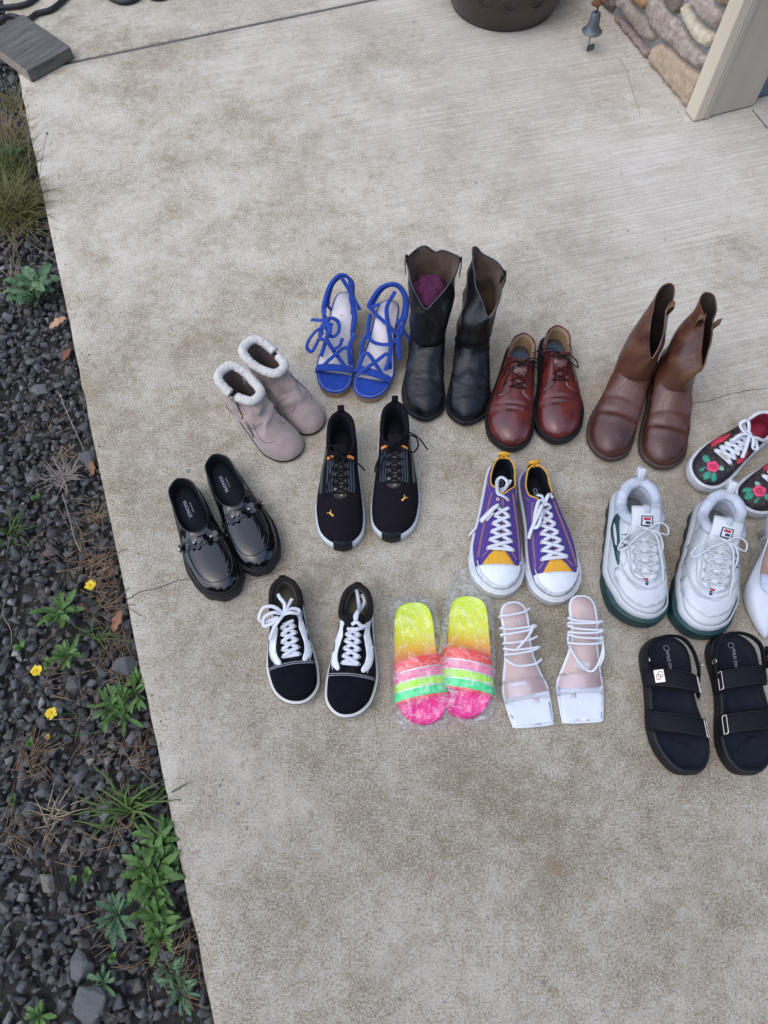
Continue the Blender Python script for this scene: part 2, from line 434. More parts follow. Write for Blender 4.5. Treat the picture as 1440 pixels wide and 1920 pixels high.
class Shoe:
    """canonical frame: heel at the origin, toe along +Y, outer side +X; side = -1 mirrors it"""
    def __init__(s, name, label, cat, group, toe, heel, side, N=72):
        d = np.array(toe) - np.array(heel); s.L = float(np.hypot(*d)); s.N = N; s.side = side
        s.root = empty(name, (heel[0], heel[1], .0008), math.atan2(d[1], d[0]) - math.pi / 2)
        tag(s.root, label, cat, group); s.trees = []
        s.rnd = random.Random(label)
    def part(s, name, VF, mat_, parent=None, smooth=True, auto=None, bvh=False):
        V, F = VF; V = np.array(V, float)
        if bvh: s.trees.append(BVHTree.FromPolygons([tuple(v) for v in V], [tuple(f) for f in F]))
        if s.side < 0:
            V = V * np.array([-1, 1, 1]); F = [tuple(reversed(f)) for f in F]
        return mk(name, V, F, mat_, parent or s.root, smooth, auto=auto)
    def hit(s, x, y, only=None):
        best = None
        for t in (s.trees if only is None else [s.trees[only]]):
            c, n, i, d = t.ray_cast(Vector((x, y, .6)), Vector((0, 0, -1)))
            if c is not None and (best is None or c.z > best[0].z): best = (c, n if n.z > 0 else -n)
        return best
    def drape(s, x, y, o=.001, ground=True):
        h = s.hit(x, y)
        if h is None:
            if ground: return np.array([x, y, .003 + o]), np.array([0, 0, 1.0])
            c, n, i, d = s.trees[-1].find_nearest(Vector((x, y, .04)))
            n = n if n.z > -.2 else -n
            return np.array(c) + np.array(n) * o, np.array(n)
        return np.array(h[0]) + np.array(h[1]) * o, np.array(h[1])
    def line(s, pts, w, o=.001, th=.0006, n=24, sides=6, ground=False, raw=False, smooth=0, spl=True):
        """ribbon draped on the shoe along a plan path; returns geometry"""
        P = resamp(cr(pts, 8) if spl and len(pts) > 2 else np.array(pts, float), n)
        Q, U = zip(*[s.drape(x, y, o, ground) for x, y in P]); Q = np.array(Q); U = np.array(U)
        for _ in range(smooth):
            z = Q[:, 2].copy(); z[1:-1] = np.maximum(Q[1:-1, 2], (Q[:-2, 2] + Q[2:, 2]) / 2); Q[:, 2] = z
            U[1:-1] = (U[:-2] + U[1:-1] + U[2:]) / 3
        return sweep(Q, w, th, sides, U)
    def patch(s, poly, o=.001, res=.006, spl=True, thick=.002, ground=False):
        """piece of material with its own thickness, laid over the shoe inside a plan outline"""
        B = cr(poly, 6, True) if spl else np.array(poly, float)
        B = resamp(np.vstack([B, B[:1]]), max(10, int(np.linalg.norm(np.diff(np.vstack([B, B[:1]]), axis=0), axis=1).sum() / res)))[:-1]
        nb = len(B); pts = [Vector(p) for p in B]
        x0, y0 = B.min(0); x1, y1 = B.max(0)
        for x in np.arange(x0 + res * .5, x1, res):
            for y in np.arange(y0 + res * .5, y1, res):
                ins = False; j = nb - 1
                for i in range(nb):
                    if (B[i][1] > y) != (B[j][1] > y) and x < (B[j][0] - B[i][0]) * (y - B[i][1]) / (B[j][1] - B[i][1] + 1e-12) + B[i][0]: ins = not ins
                    j = i
                if ins and np.min(np.hypot(B[:, 0] - x, B[:, 1] - y)) > res * .45: pts.append(Vector((x, y)))
        r = geometry.delaunay_2d_cdt(pts, [], [list(range(nb))], 1, 1e-6)
        P, F, src = r[0], [tuple(f) for f in r[2]], r[3]
        top, bot = [], []
        for p in P:
            q, n = s.drape(p[0], p[1], o, ground); top.append(q); bot.append(q - n * thick)
        V = np.array(top + bot); n = len(P); FF = []
        for f in F:
            a, b, c = (P[i] for i in f[:3])
            FF.append(f if (b - a).cross(c - a) > 0 else tuple(reversed(f)))
        cnt = {}
        for f in FF:
            for a, b in zip(f, f[1:] + f[:1]): cnt[(a, b)] = 1
        for a, b in list(cnt):
            if (b, a) not in cnt: FF.append((b, a, a + n, b + n))
        return V, FF
    def text(s, body, x, y, size, rv, o=.0006, parent=None, mat_=None, name='lettering', flat=None):
        """x, y, rv (reading direction) in true local coordinates, never mirrored"""
        V, F = glyphs(body); rv = np.array(rv, float) / np.linalg.norm(rv); uv = np.array([-rv[1], rv[0]])
        P = np.array([x, y]) + np.outer(V[:, 0] * size, rv) + np.outer(V[:, 1] * size, uv)
        Q = []
        for p in P:
            if flat is not None: Q.append((p[0], p[1], flat))
            else: Q.append(s.drape(p[0] * s.side, p[1], o, False)[0] * np.array([s.side, 1, 1]))
        return mk(name, Q, F, mat_, parent or s.root, False)

def foot(L, wb, wh, N=72, waist=0.0, toe=1.0, tip=-.05, wide=.0):
    o = [(0, 0), (.27 * wh, .016 * L), (.425 * wh, .065 * L), (.5 * wh, .17 * L), (.25 * (wh + wb) - waist, .40 * L), (.535 * wb, .64 * L), (.525 * wb, .76 * L),
         (.44 * wb * (.9 + .1 * toe), .885 * L), (.25 * wb * toe, .972 * L), (tip * wb, L)]
    i = [(0, 0), (-.27 * wh, .016 * L), (-.425 * wh, .065 * L), (-.49 * wh, .17 * L), (-.215 * (wh + wb) + waist, .42 * L), (-.445 * wb, .63 * L), (-.475 * wb, .76 * L),
         (-.44 * wb * (.9 + .1 * toe), .89 * L), (-.30 * wb * toe, .972 * L), (tip * wb, L)]
    return loop(o, i, N)

def spring(y, L, toe=.010, heel=.0):
    t = np.clip((np.asarray(y) / L - .72) / .28, 0, 1); h = np.clip((.10 - np.asarray(y) / L) / .10, 0, 1)
    return toe * t ** 2 + heel * h ** 2

def collar(yb, yf, w, zb, zs, zf, wf=.65, ym=None, N=72):
    """closed ankle opening ring: back, sides, front"""
    ym = ym if ym is not None else (yb + yf) * .48
    o = [(0, yb, zb), (w * .60, yb + .010, zb - .002), (w * .88, yb + .026, zb * .75 + zs * .25), (w, ym, zs), (w * .97, (ym + yf) / 2, (zs + zf) / 2), (w * wf, yf - .012, zf), (0, yf, zf)]
    i = [(0, yb, zb), (-w * .60, yb + .010, zb - .002), (-w * .88, yb + .026, zb * .75 + zs * .25), (-w, ym, zs), (-w * .97, (ym + yf) / 2, (zs + zf) / 2), (-w * wf, yf - .012, zf), (0, yf, zf)]
    return loop(o, i, N)

def upper_rings(base, col, a=(.045, .035, .03), bk=.35, ck=.45, M=15, bulge=0.0):
    """a = rise of the wall at toe / side / heel before it turns towards the opening"""
    N = len(base); i = np.arange(N); th = 2 * math.pi * i / N
    toe = np.clip(-np.cos(th), 0, 1) ** 1.5; heel = np.clip(np.cos(th), 0, 1) ** 1.5; sd_ = 1 - toe - heel
    A = a[0] * toe + a[1] * sd_ + a[2] * heel
    P0 = base; P1 = base.copy(); P1[:, 2] += A
    if bulge: P1 = off(P1, bulge * (1 - toe * .5))
    P3 = col; P2 = col.copy(); P2[:, :2] += (P0 - P3)[:, :2] * bk; P2[:, 2] -= (P3 - P0)[:, 2] * ck
    out = []
    for s in np.linspace(0, 1, M):
        out.append(P0 * (1 - s) ** 3 + 3 * P1 * s * (1 - s) ** 2 + 3 * P2 * s * s * (1 - s) + P3 * s ** 3)
    return out

def sole_rings(f, h, z=None, bulge=.0, inset=.003):
    zz = np.zeros(len(f)) if z is None else z
    return [at_z(off(f, -.006), zz + .0002), at_z(off(f, -.001), zz + .003), at_z(off(f, bulge), zz + h * .5), at_z(f, zz + h - .002), at_z(off(f, -inset), zz + h)]

def interior(S, col, f, zin, m_lin, m_ins, inset=.004, fin=-.012, depth_lerp=.55):
    """lining that hangs from the opening and the insole at the bottom"""
    r0 = off(col, -.001); r0[:, 2] += .0005
    r1 = off(col, -inset); r1[:, 2] -= .003
    fi = at_z(off(f, fin), zin)
    c2 = off(col, -inset); rings = [r0, r1]
    for s in (.3, .6, .85, 1.0):
        q = c2 * (1 - s * depth_lerp) + fi * (s * depth_lerp); q[:, 2] = c2[:, 2] * (1 - s) + zin * s; rings.append(q)
    S.part('lining', ringmesh([r[::-1] for r in rings]), m_lin)
    V, F = ringmesh([fi, fi * np.array([1, 1, 1]) + np.array([0, 0, -.002])], True, False)
    F = [tuple(reversed(q)) for q in F]
    return S.part('insole', (V, F), m_ins, bvh=False)

def creases(V, fn):
    V = np.array(V); V[:, 2] += np.array([fn(*v) for v in V]); return V

def leather_wob(V, amp, sc, seed=0, ylim=None):
    V = np.array(V)
    for v in V:
        k = 1 if ylim is None else ylim(v)
        if k: v += np.array(noise.noise_vector(Vector((v[0] * sc + seed, v[1] * sc, v[2] * sc)))) * amp * k
    return V

# materials shared by the shoes
M_WHITE = mat('white_rubber', (.60, .61, .61), .5, .10, 70, .05)
M_CREAM = mat('cream_rubber', (.60, .585, .53), .6, .08, 50, .06)
M_LACE = mat('white_cotton_lace', (.66, .67, .71), .85, .08, 300, .35, 1400, sheen=.2)
M_BLKLACE = mat('black_lace', (.006, .006, .007), .8, .3, 300, .3, 1400, spec=.2)
M_BLKRUB = mat('black_rubber', (.009, .010, .012), .55, .25, 80, .15, 600, spec=.3)
M_BLKFAB = mat('black_canvas', (.010, .009, .011), .95, .25, 120, .35, 900, spec=.15)
M_SUEDE = mat('black_suede', (.004, .005, .008), .95, .3, 90, .4, 700, spec=.15)
M_STITCH = mat('pale_thread', (.45, .47, .52), .8, .1, 300, 0)
M_ORSTITCH = mat('orange_thread', (.62, .30, .13), .8, .1, 300, 0)
M_STEEL = mat('steel', (.62, .60, .57), .3, .05, 60, 0, metal=1)
M_PRINT = mat('grey_print', (.36, .38, .40), .6, .1, 200, 0)
M_DARKINS = mat('black_insole', (.008, .010, .014), .85, .25, 80, .2, 500, spec=.2)
M_GOLDPRINT = mat('gold_print', (.62, .47, .2), .4, .1, 200, 0, metal=.6)
M_SILVER = mat('silver_print', (.66, .66, .66), .35, .05, 100, 0, metal=.8)

def flat_cross(S, rows, w=.0036, o=.0035, bar=True, n=14, th=.0009):
    """criss-cross flat laces over rows of (y, half spacing); y grows towards the toe"""
    G_ = []; k = len(rows)
    for r in range(k - 1):
        (y0, x0), (y1, x1) = rows[r], rows[r + 1]
        for sg in (1, -1):
            oo = o + (.0012 if sg > 0 else 0)
            G_.append(S.line([(-sg * x0, y0), (0, (y0 + y1) / 2 - .001), (sg * x1, y1)], w, oo, th, n))
    if bar: y, x = rows[-1]; G_.append(S.line([(-x, y), (0, y + .0005), (x, y)], w, o, th, n))
    return join(*G_)

def ring_at(S, x, y, r=.0028, t=.0011, o=.001):
    q, n = S.drape(x, y, o, False); n = n / np.linalg.norm(n)
    a = np.cross(n, [0, 1, 0]); a /= np.linalg.norm(a); b = np.cross(n, a)
    A = np.linspace(0, 2 * math.pi, 12, endpoint=False)
    P = q + np.outer(np.cos(A), a) * r + np.outer(np.sin(A), b) * r
    return sweep(P, t, t * .7, 6, n, closed=True)

def ball(c, r, seg=10, flat=1.0):
    rings = []
    for k in range(1, seg // 2 + 1):
        pass
    V, F = [], []
    n, m = seg, seg // 2 + 1
    for j in range(m + 1):
        ph = math.pi * j / m
        for i in range(n):
            th = 2 * math.pi * i / n
            V.append((c[0] + r * math.sin(ph) * math.cos(th), c[1] + r * math.sin(ph) * math.sin(th), c[2] + r * flat * math.cos(ph)))
    for j in range(m):
        for i in range(n): F.append((j * n + i, (j + 1) * n + i, (j + 1) * n + (i + 1) % n, j * n + (i + 1) % n))
    return np.array(V), F
# ------------------------------------------------------------------ black skate shoes with white side stripes
M_OLIVE = mat('olive_insole', (.115, .105, .072), .85, .12, 60, .15)
M_STRIPE = mat('white_leather_stripe', (.72, .73, .73), .5, .05, 60, .1)
def skate_shoe(toe, heel, side, label, bow):
    S = Shoe('skate_shoe', label, 'shoe', 'black skate shoes with white laces', toe, heel, side)
    L = S.L + .006; f = foot(L, .104, .068, toe=.88)
    z = spring(f[:, 1], L, .006)
    sole = S.part('sole', ringmesh(sole_rings(f, .029, z * 0 + z), True, True), M_CREAM, auto=50, bvh=True)
    band = ringmesh([at_z(off(f, .0008), z + .0225), at_z(off(f, .0008), z + .0248), at_z(off(f, -.0002), z + .0252)])
    S.part('foxing_stripe', band, M_BLKRUB, sole)
    col = collar(.012, .098, .0295, .080, .064, .078, .62)
    base = at_z(off(f, -.005), z + .026)
    V, F = ringmesh(upper_rings(base, col, (.036, .036, .03), .30, .42, 22, .001))
    S.part('upper', (V, F), M_BLKFAB, bvh=True)
    S.part('collar_padding', sweep(col[:, :3], .0062, .0058, 10, closed=True), mat_collar)
    interior(S, col, f, .036, M_OLIVE, M_OLIVE, .006)
    # suede toe cap with two rows of stitching
    cut = L * .715; fo = off(f, -.0075)
    arc = [tuple(p[:2]) for p in fo if p[1] > cut]
    k = sorted(range(len(fo)), key=lambda i: 0)
    pts = [p for p in fo[:, :2] if p[1] > cut]
    S.part('toe_cap', S.patch([tuple(p) for p in pts], .0010, .006, False, .003), M_SUEDE)
    for dy in (-.001, .0025):
        x0 = max(p[0] for p in pts if p[1] < cut + .012); x1 = min(p[0] for p in pts if p[1] < cut + .012)
        S.part('stitching', S.line([(x1, cut + dy), (x1 * .5, cut + dy - .001), (0, cut + dy - .002), (x0 * .5, cut + dy - .001), (x0, cut + dy)], .00055, .0016, .0004), M_STITCH)
    # wavy white side stripes
    outer = [(.0345, .026), (.0345, .055), (.0320, .085), (.0320, .104), (.0395, .128), (.0440, .152), (.0400, .174), (.0270, .187), (.0215, .181), (.0280, .167), (.0295, .150), (.0245, .128), (.0195, .108), (.0225, .088), (.0290, .055), (.0318, .026)]
    inner = [(-x * .94, y) for x, y in outer]
    for pl in (outer, inner): S.part('side_stripe', S.patch(pl, .0012, .0045, True, .0025), M_STRIPE)
    # quarter stitching
    for sg in (1, -1):
        for d in (0, .003):
            S.part('stitching', S.line([(sg * (.044 + 0) * (1 if sg > 0 else .93), .118 + d), (sg * .040, .140 + d), (sg * .041, .160 + d), (sg * .034, .184 + d)], .0005, .0012, .0004), M_STITCH)
        S.part('eyestay', S.patch([(sg * .008, .094), (sg * .021, .098), (sg * .020, .125), (sg * .024, .150), (sg * .019, .186), (sg * .010, .186), (sg * .008, .150), (sg * .006, .120)], .0016, .005, True, .003), M_SUEDE)
    S.part('tongue', join(sweep(np.array([(0, .108, .077), (0, .096, .084), (0, .084, .091), (0, .078, .092)]), .019, .003, 10)), M_BLKFAB)
    rows = [(.103, .0115), (.115, .0120), (.128, .0130), (.143, .0140), (.158, .0150), (.172, .0155)]
    lace = S.part('lace', flat_cross(S, rows, .0042, .005, th=.0011), M_LACE)
    for y, x in rows:
        for sg in (1, -1): S.part('eyelet', ring_at(S, sg * (x + .002), y, .0018, .0008, .002), M_STEEL)
    c = np.array([.004, .094, .094])
    if bow == 'bow':
        curls = [[(0, 0, 0), (.020, -.004, .008), (.040, -.002, -.006), (.044, .012, -.016), (.030, .014, -.008), (.010, .006, 0)],
                 [(0, 0, 0), (.018, -.016, .008), (.040, -.020, 0), (.052, -.004, -.014), (.040, .004, -.016), (.012, .004, 0)],
                 [(0, 0, 0), (-.014, .002, .010), (-.028, .004, .006), (-.030, -.004, .002), (-.016, -.008, .004), (0, -.002, .004)],
                 [(0, 0, 0), (.012, .014, .004), (.026, .026, -.010), (.036, .040, -.026)],
                 [(0, 0, 0), (-.004, -.018, .008), (.004, -.034, .004), (.008, -.046, -.004)],
                 [(0, 0, .002), (-.010, -.014, .006), (-.020, -.030, .002)]]
    else:
        curls = [[(0, 0, 0), (.002, -.018, .006), (.004, -.030, -.010), (.000, -.052, -.030), (-.006, -.074, -.026), (-.012, -.080, -.014)],
                 [(0, 0, 0), (-.002, -.014, 0), (.006, -.034, -.022), (.012, -.056, -.036), (.004, -.072, -.038)],
                 [(-.008, .006, -.002), (.002, .002, .004), (.012, .008, .002), (.022, .006, -.004)],
                 [(-.010, .014, -.004), (.004, .016, .004), (.016, .010, -.002)]]
    S.part('lace_end', join(*[sweep(cr(np.array(q) + c, 8), .0040, .0011, 6, up=(.2, -.1, 1)) for q in curls]), M_LACE)
    h = S.drape(0, .010, .001, False)[0]
    S.part('heel_tab', sweep(np.array([(0, .0075, .050), (0, .006, .070), (0, .0085, .088)]), .007, .0012, 8, up=(0, -1, 0)), M_STITCH if False else M_SUEDE)
    return S
mat_collar = mat('padded_collar_cloth', (.016, .013, .013), .9, .15, 100, .15, spec=.2)
skate_shoe((-.172, .306), (-.212, .560), 1, 'black and white skate shoe with laces tied in a white bow', 'bow')
skate_shoe((-.074, .280), (-.053, .545), -1, 'black and white skate shoe with loose laces tucked inside, beside the bowed one', 'tucked')

# ------------------------------------------------------------------ purple canvas sneakers
M_PURPLE = mat('purple_canvas', (.066, .036, .215), .9, .12, 150, .3, 1000, sheen=.1)
M_YELLOW = mat('yellow_canvas', (.72, .36, .025), .85, .1, 150, .25, 1000)
M_TOECAP = mat('white_toe_rubber', (.72, .74, .76), .42, .04, 40, .04)
def canvas_sneaker(toe, heel, side, label, bow):
    S = Shoe('canvas_sneaker', label, 'sneaker', 'purple canvas sneakers', toe, heel, side)
    L = S.L + .006; f = foot(L, .113, .074, toe=.88); z = spring(f[:, 1], L, .006)
    sole = S.part('sole', ringmesh(sole_rings(f, .036, z, .0005), True, True), M_WHITE, auto=50, bvh=True)
    # ribbed toe bumper
    tm = np.clip((f[:, 1] / L - .66) / .1, 0, 1); rib = np.array([.0007 if i % 2 else 0 for i in range(len(f))])
    g = off(f, tm * .0045 + rib * tm - (1 - tm) * .002)
    S.part('toe_bumper', ringmesh([at_z(off(f, -.002), z + .006), at_z(g, z + .009), at_z(g, z + .030), at_z(off(f, -.003), z + .034)]), M_WHITE, sole, auto=60)
    col = collar(.012, .105, .0265, .086, .070, .083, .55)
    base = at_z(off(f, -.005), z + .033)
    S.part('upper', ringmesh(upper_rings(base, col, (.036, .040, .03), .30, .42)), M_PURPLE, bvh=True)
    S.part('collar_binding', sweep(col, .0016, .0018, 8, closed=True), M_YELLOW)
    lin = mat_navy
    ins = interior(S, col, f, .040, lin, M_DARKINS, .004)
    S.part('heel_tab', join(sweep(np.array([(0, .004, .060), (0, .0045, .078), (0, .010, .0905), (0, .017, .084)]), .012, .0022, 8, up=(0, -1, .3)),
                           sweep(np.array([(-.013, .0085, .0905), (0, .0065, .0915), (.013, .0085, .0905)]), .0035, .0025, 6)), M_YELLOW)
    fo = off(f, -.0065); cut = L * .815
    S.part('toe_cap', S.patch([tuple(p) for p in fo[:, :2] if p[1] > cut], .0028, .006, False, .005), M_TOECAP)
    rim = [tuple(p) for p in off(f, -.012)[:, :2] if p[1] > cut - .01]
    S.part('toe_cap_edge', S.line(rim, .0012, .0035, .0012, 40), M_WHITE)
    S.part('tongue', S.patch([(-.034, .264), (-.020, .246), (-.003, .224), (.006, .224), (.024, .246), (.038, .266), (0, .270)], .0006, .006, False, .002), M_YELLOW)
    S.part('tongue_patch', S.patch([(-.013, .226), (0, .212), (.008, .212), (.014, .226), (.002, .238)], .0012, .005, False, .002), M_RUSTC)  # darker rust patch over the narrow end of the tongue
    # quarters with double stitching
    for sg in (1, -1):
        a = 1 if sg > 0 else .94
        for d in (0, .0025):
            S.part('stitching', S.line([(sg * a * (.022 + d), .100), (sg * a * (.034 + d), .165), (sg * a * (.042 + d), .225), (sg * a * (.044 + d), .248)], .0005, .0009, .0004, 30), M_ORSTITCH)
        S.part('stitching', S.line([(sg * a * .038, .250), (sg * a * .026, .236), (sg * a * .008, .212), (sg * .003, .190), (sg * .002, .110)], .0006, .0012, .0004, 30), M_ORSTITCH)
        S.part('stitching', S.line([(sg * .0305, .035), (sg * .0315, .070), (sg * .027, .095)], .0005, .0016, .0004, 20), M_ORSTITCH)
    rows = [(.118, .0105), (.137, .0125), (.156, .0150), (.175, .0175), (.194, .0200), (.212, .0225), (.231, .0265)]
    for y, x in rows:
        for sg in (1, -1): S.part('eyelet', ring_at(S, sg * x, y, .0027, .0012, .0015), M_EYELET)
    S.part('lace', flat_cross(S, rows if bow == 'tied' else rows[1:], .0042, .0045, th=.0012), M_LACE)
    c = np.array([.0, .112, .092])
    if bow == 'tied':
        q = [[(0, 0, 0), (-.012, -.004, .008), (-.022, .012, .006), (-.030, .036, -.004), (-.032, .052, -.008), (-.022, .046, -.004), (-.010, .016, .004)],
             [(0, 0, 0), (-.012, .012, .010), (-.026, .034, .002), (-.040, .056, -.014), (-.046, .070, -.022)],
             [(0, 0, 0), (.006, -.010, .008), (.014, -.018, .004), (.020, -.010, .0)], [(0, 0, 0), (-.006, -.012, .010), (-.014, -.020, .004)],
             [(.012, .012, -.002), (.004, .006, .006), (-.012, .010, .004), (-.020, .020, -.002)]]
    else:
        q = [[(-.010, .008, -.004), (.004, .004, .003), (.012, .000, .002), (.014, -.018, -.006), (.012, -.046, -.022), (.002, -.056, -.024), (-.010, -.044, -.022), (-.004, -.022, -.016), (.010, -.006, -.006)],
             [(.006, -.020, -.016), (-.010, -.034, -.026), (-.018, -.052, -.026)],
             [(.010, .024, -.002), (.024, .034, -.008), (.044, .052, -.030), (.052, .064, -.048), (.040, .060, -.034), (.020, .040, -.010)],
             [(.012, .026, -.002), (.030, .044, -.014), (.050, .062, -.040), (.066, .074, -.070)]]
    S.part('lace_end', join(*[sweep(cr(np.array(k) + c, 8), .0040, .0011, 6, up=(.1, -.2, 1)) for k in q]), M_LACE)
    S.text('CONVERSE', 0, .082, .0135, (0, 1), parent=ins, mat_=M_PRINT, flat=.0405)
    return S
mat_navy = mat('dark_navy_lining', (.008, .011, .02), .9, .15, 80, .1, spec=.2)
M_RUSTC = mat('rust_canvas', (.26, .085, .028), .85, .15, 120, .2)
M_EYELET = mat('peach_eyelet', (.78, .60, .48), .4, .05, 60, 0)
canvas_sneaker((.241, .539), (.271, .850), 1, 'purple canvas sneaker with white toe cap, lace loop fallen inside', 'loose')
canvas_sneaker((.371, .523), (.335, .829), -1, 'purple canvas sneaker with white toe cap and tied white lace ends', 'tied')

# ------------------------------------------------------------------ burgundy leather derby shoes
def burg_mat():
    return mat('burgundy_leather', (.060, .010, .010), .30, .30, 30, .10, 220, coat=.4, col2=(.135, .020, .014), bdist=.0015)
M_BURG = burg_mat()
M_TANLIN = mat('tan_lining', (.36, .235, .13), .75, .12, 60, .1)
M_GREYINS = mat('grey_insole', (.075, .068, .066), .8, .15, 60, .1)
M_BLUEPAD = mat('slate_heel_pad', (.045, .062, .085), .7, .15, 60, .1)
def derby(toe, heel, side, label, bowdir):
    S = Shoe('derby_shoe', label, 'shoe', 'burgundy leather lace-up shoes', toe, heel, side)
    L = S.L + .008; f = foot(L, .116, .078, toe=.80); z = spring(f[:, 1], L, .008)
    V, F = ringmesh(sole_rings(f, .024, z, .001), True, True)
    sole = S.part('sole', (V, F), M_BLKRUB, auto=50, bvh=True)
    S.part('welt', sweep(at_z(off(f, -.0015), z + .0245), .0028, .0016, 6, closed=True), M_BLKRUB, sole)
    col = collar(.014, .112, .0315, .080, .062, .084, .6)
    base = at_z(off(f, -.0062), z + .021)
    rg = upper_rings(base, col, (.045, .040, .032), .30, .45, 64, .001)
    V, F = ringmesh(rg)
    def cz(x, y, zz):
        if zz < .04 or y < .15: return 0
        return sum(-.0034 * math.exp(-((y - c - .10 * abs(x) + .003 * noise.noise(Vector((x * 40, c * 50, 0)))) / .0035) ** 2) for c in (.214, .226)) + .0024 * math.exp(-((y - .2205 - .1 * abs(x)) / .004) ** 2)
    V = creases(V, cz)
    S.part('upper', (V, F), M_BURG, bvh=True)
    S.part('collar_binding', sweep(col, .0026, .0024, 8, closed=True), M_BURG)
    ins = interior(S, col, f, .030, M_TANLIN, M_GREYINS, .004)
    pad = cr([(0, .03), (.022, .035), (.026, .06), (.022, .085), (0, .093), (-.022, .085), (-.026, .06), (-.022, .035)], 5, True)
    S.part('heel_pad', ringmesh([at_z(pad, .0305), at_z(off(pad, -.001), .0318), at_z(off(pad, -.006), .0322)], False, True), M_BLUEPAD, ins)
    for sg in (1, -1):
        S.part('facing', S.patch([(sg * .003, .106), (sg * .018, .104), (sg * .030, .116), (sg * .040, .150), (sg * .046, .186), (sg * .038, .198), (sg * .024, .192), (sg * .012, .180), (sg * .010, .150), (sg * .006, .125)], .0018, .006, True, .003), M_BURG)
        S.part('stitching', S.line([(sg * .045, .182), (sg * .038, .1955), (sg * .024, .190), (sg * .0135, .178), (sg * .0115, .150)], .0004, .0026, .0004, 30), mat_burgstitch)
        S.part('stitching', S.line([(sg * .0345, .030), (sg * .0345, .060), (sg * .031, .095), (sg * .020, .110)], .0004, .0008, .0004, 30), mat_burgstitch)
    S.part('tongue', sweep(np.array([(0, .150, S.hit(0, .15)[0].z + .0005), (0, .122, .086), (0, .104, .093)]), .018, .002, 10), M_BURG)
    G_ = []
    rows = [(.118, .013), (.136, .0145), (.155, .016), (.172, .018)]
    for i in range(3):
        (y0, x0), (y1, x1) = rows[i], rows[i + 1]
        G_ += [S.line([(-x0, y0), (x1, y1)], .0014, .0035, .0014, 12, ground=False), S.line([(x0, y0), (-x1, y1)], .0014, .005, .0014, 12)]
    G_.append(S.line([(-rows[3][1], rows[3][0]), (rows[3][1], rows[3][0])], .0014, .003, .0014, 12))
    S.part('lace', join(*G_), M_BLKLACE)
    for y, x in rows:
        for sg in (1, -1): S.part('eyelet', ring_at(S, sg * (x + .001), y, .0018, .0007, .0024), M_BLKRUB)
    c = np.array([0, .120, .096]); b = bowdir
    q = [[(0, 0, 0), (.018, .002, .008), (.036, .010, -.004), (.040, .020, -.014), (.020, .014, -.002), (0, .002, .002)],
         [(0, 0, 0), (-.018, -.006, .008), (-.038, -.010, -.002), (-.044, -.004, -.012), (-.024, .002, 0), (0, .002, .002)],
         [(0, 0, 0), (.014, .014, .004), (.026, .030, -.012), (.034, .050, -.030)], [(0, 0, 0), (-.018, -.012, .010), (-.042, -.020, -.002), (-.064, -.024, -.022)],
         [(-.010, .004, 0), (0, 0, .006), (.010, -.003, .002), (.004, .006, .006), (-.006, .004, .004)]]
    S.part('lace_bow', join(*[sweep(cr(np.array(k) * np.array([b, 1, 1]) + c, 8), .0015, .0015, 6) for k in q]), M_BLKLACE)
    return S
mat_burgstitch = mat('dark_red_thread', (.05, .008, .008), .8, .1, 100, 0)
derby((.291, .900), (.349, 1.204), 1, 'burgundy leather lace-up shoe standing against the black boot', 1)
derby((.414, .919), (.431, 1.228), -1, 'burgundy leather lace-up shoe nearer the brown boots', 1)
# ------------------------------------------------------------------ black running shoes, white midsole
M_MESH = mat('black_knit', (.010, .008, .011), .95, .2, 200, .35, 1200, spec=.12)
M_MIDSOLE = mat('pale_foam', (.62, .67, .70), .6, .05, 40, .05)
M_OLIVEG = mat('grey_green_overlay', (.045, .055, .045), .7, .15, 60, .1)
M_CAGE = mat('slate_cage', (.022, .032, .045), .45, .15, 60, .05)
M_ORANGE = mat('orange_loop', (.62, .20, .03), .6, .1, 80, .1)
def camo_mat():
    m, t, b = nodes('camo_webbing'); tc = N_(t, 'ShaderNodeTexCoord')
    n = N_(t, 'ShaderNodeTexNoise', Scale=110.0, Detail=1.0); t.links.new(tc.outputs['Object'], n.inputs['Vector'])
    r = ramp(t, n.outputs['Fac'], [(0, (.02, .02, .02)), (.42, (.055, .046, .030)), (.52, (.025, .016, .018)), (.63, (.20, .195, .19))], 'CONSTANT')
    t.links.new(r.outputs[0], b.inputs['Base Color']); b.inputs['Roughness'].default_value = .8; return m
M_CAMO = camo_mat()
CAT = [(-2.3, .75), (-1.1, .70), (-.35, .75), (.05, 1.3), (.25, 2.3), (.55, 2.25), (.45, 1.2), (.45, .45), (1.1, -.35), (1.9, -.95), (2.3, -1.3), (2.2, -1.9), (1.7, -1.75), (1.5, -2.2), (1.0, -2.0), (.75, -1.35), (.2, -.75), (-.5, -.15), (-1.2, .30), (-2.2, .45)]
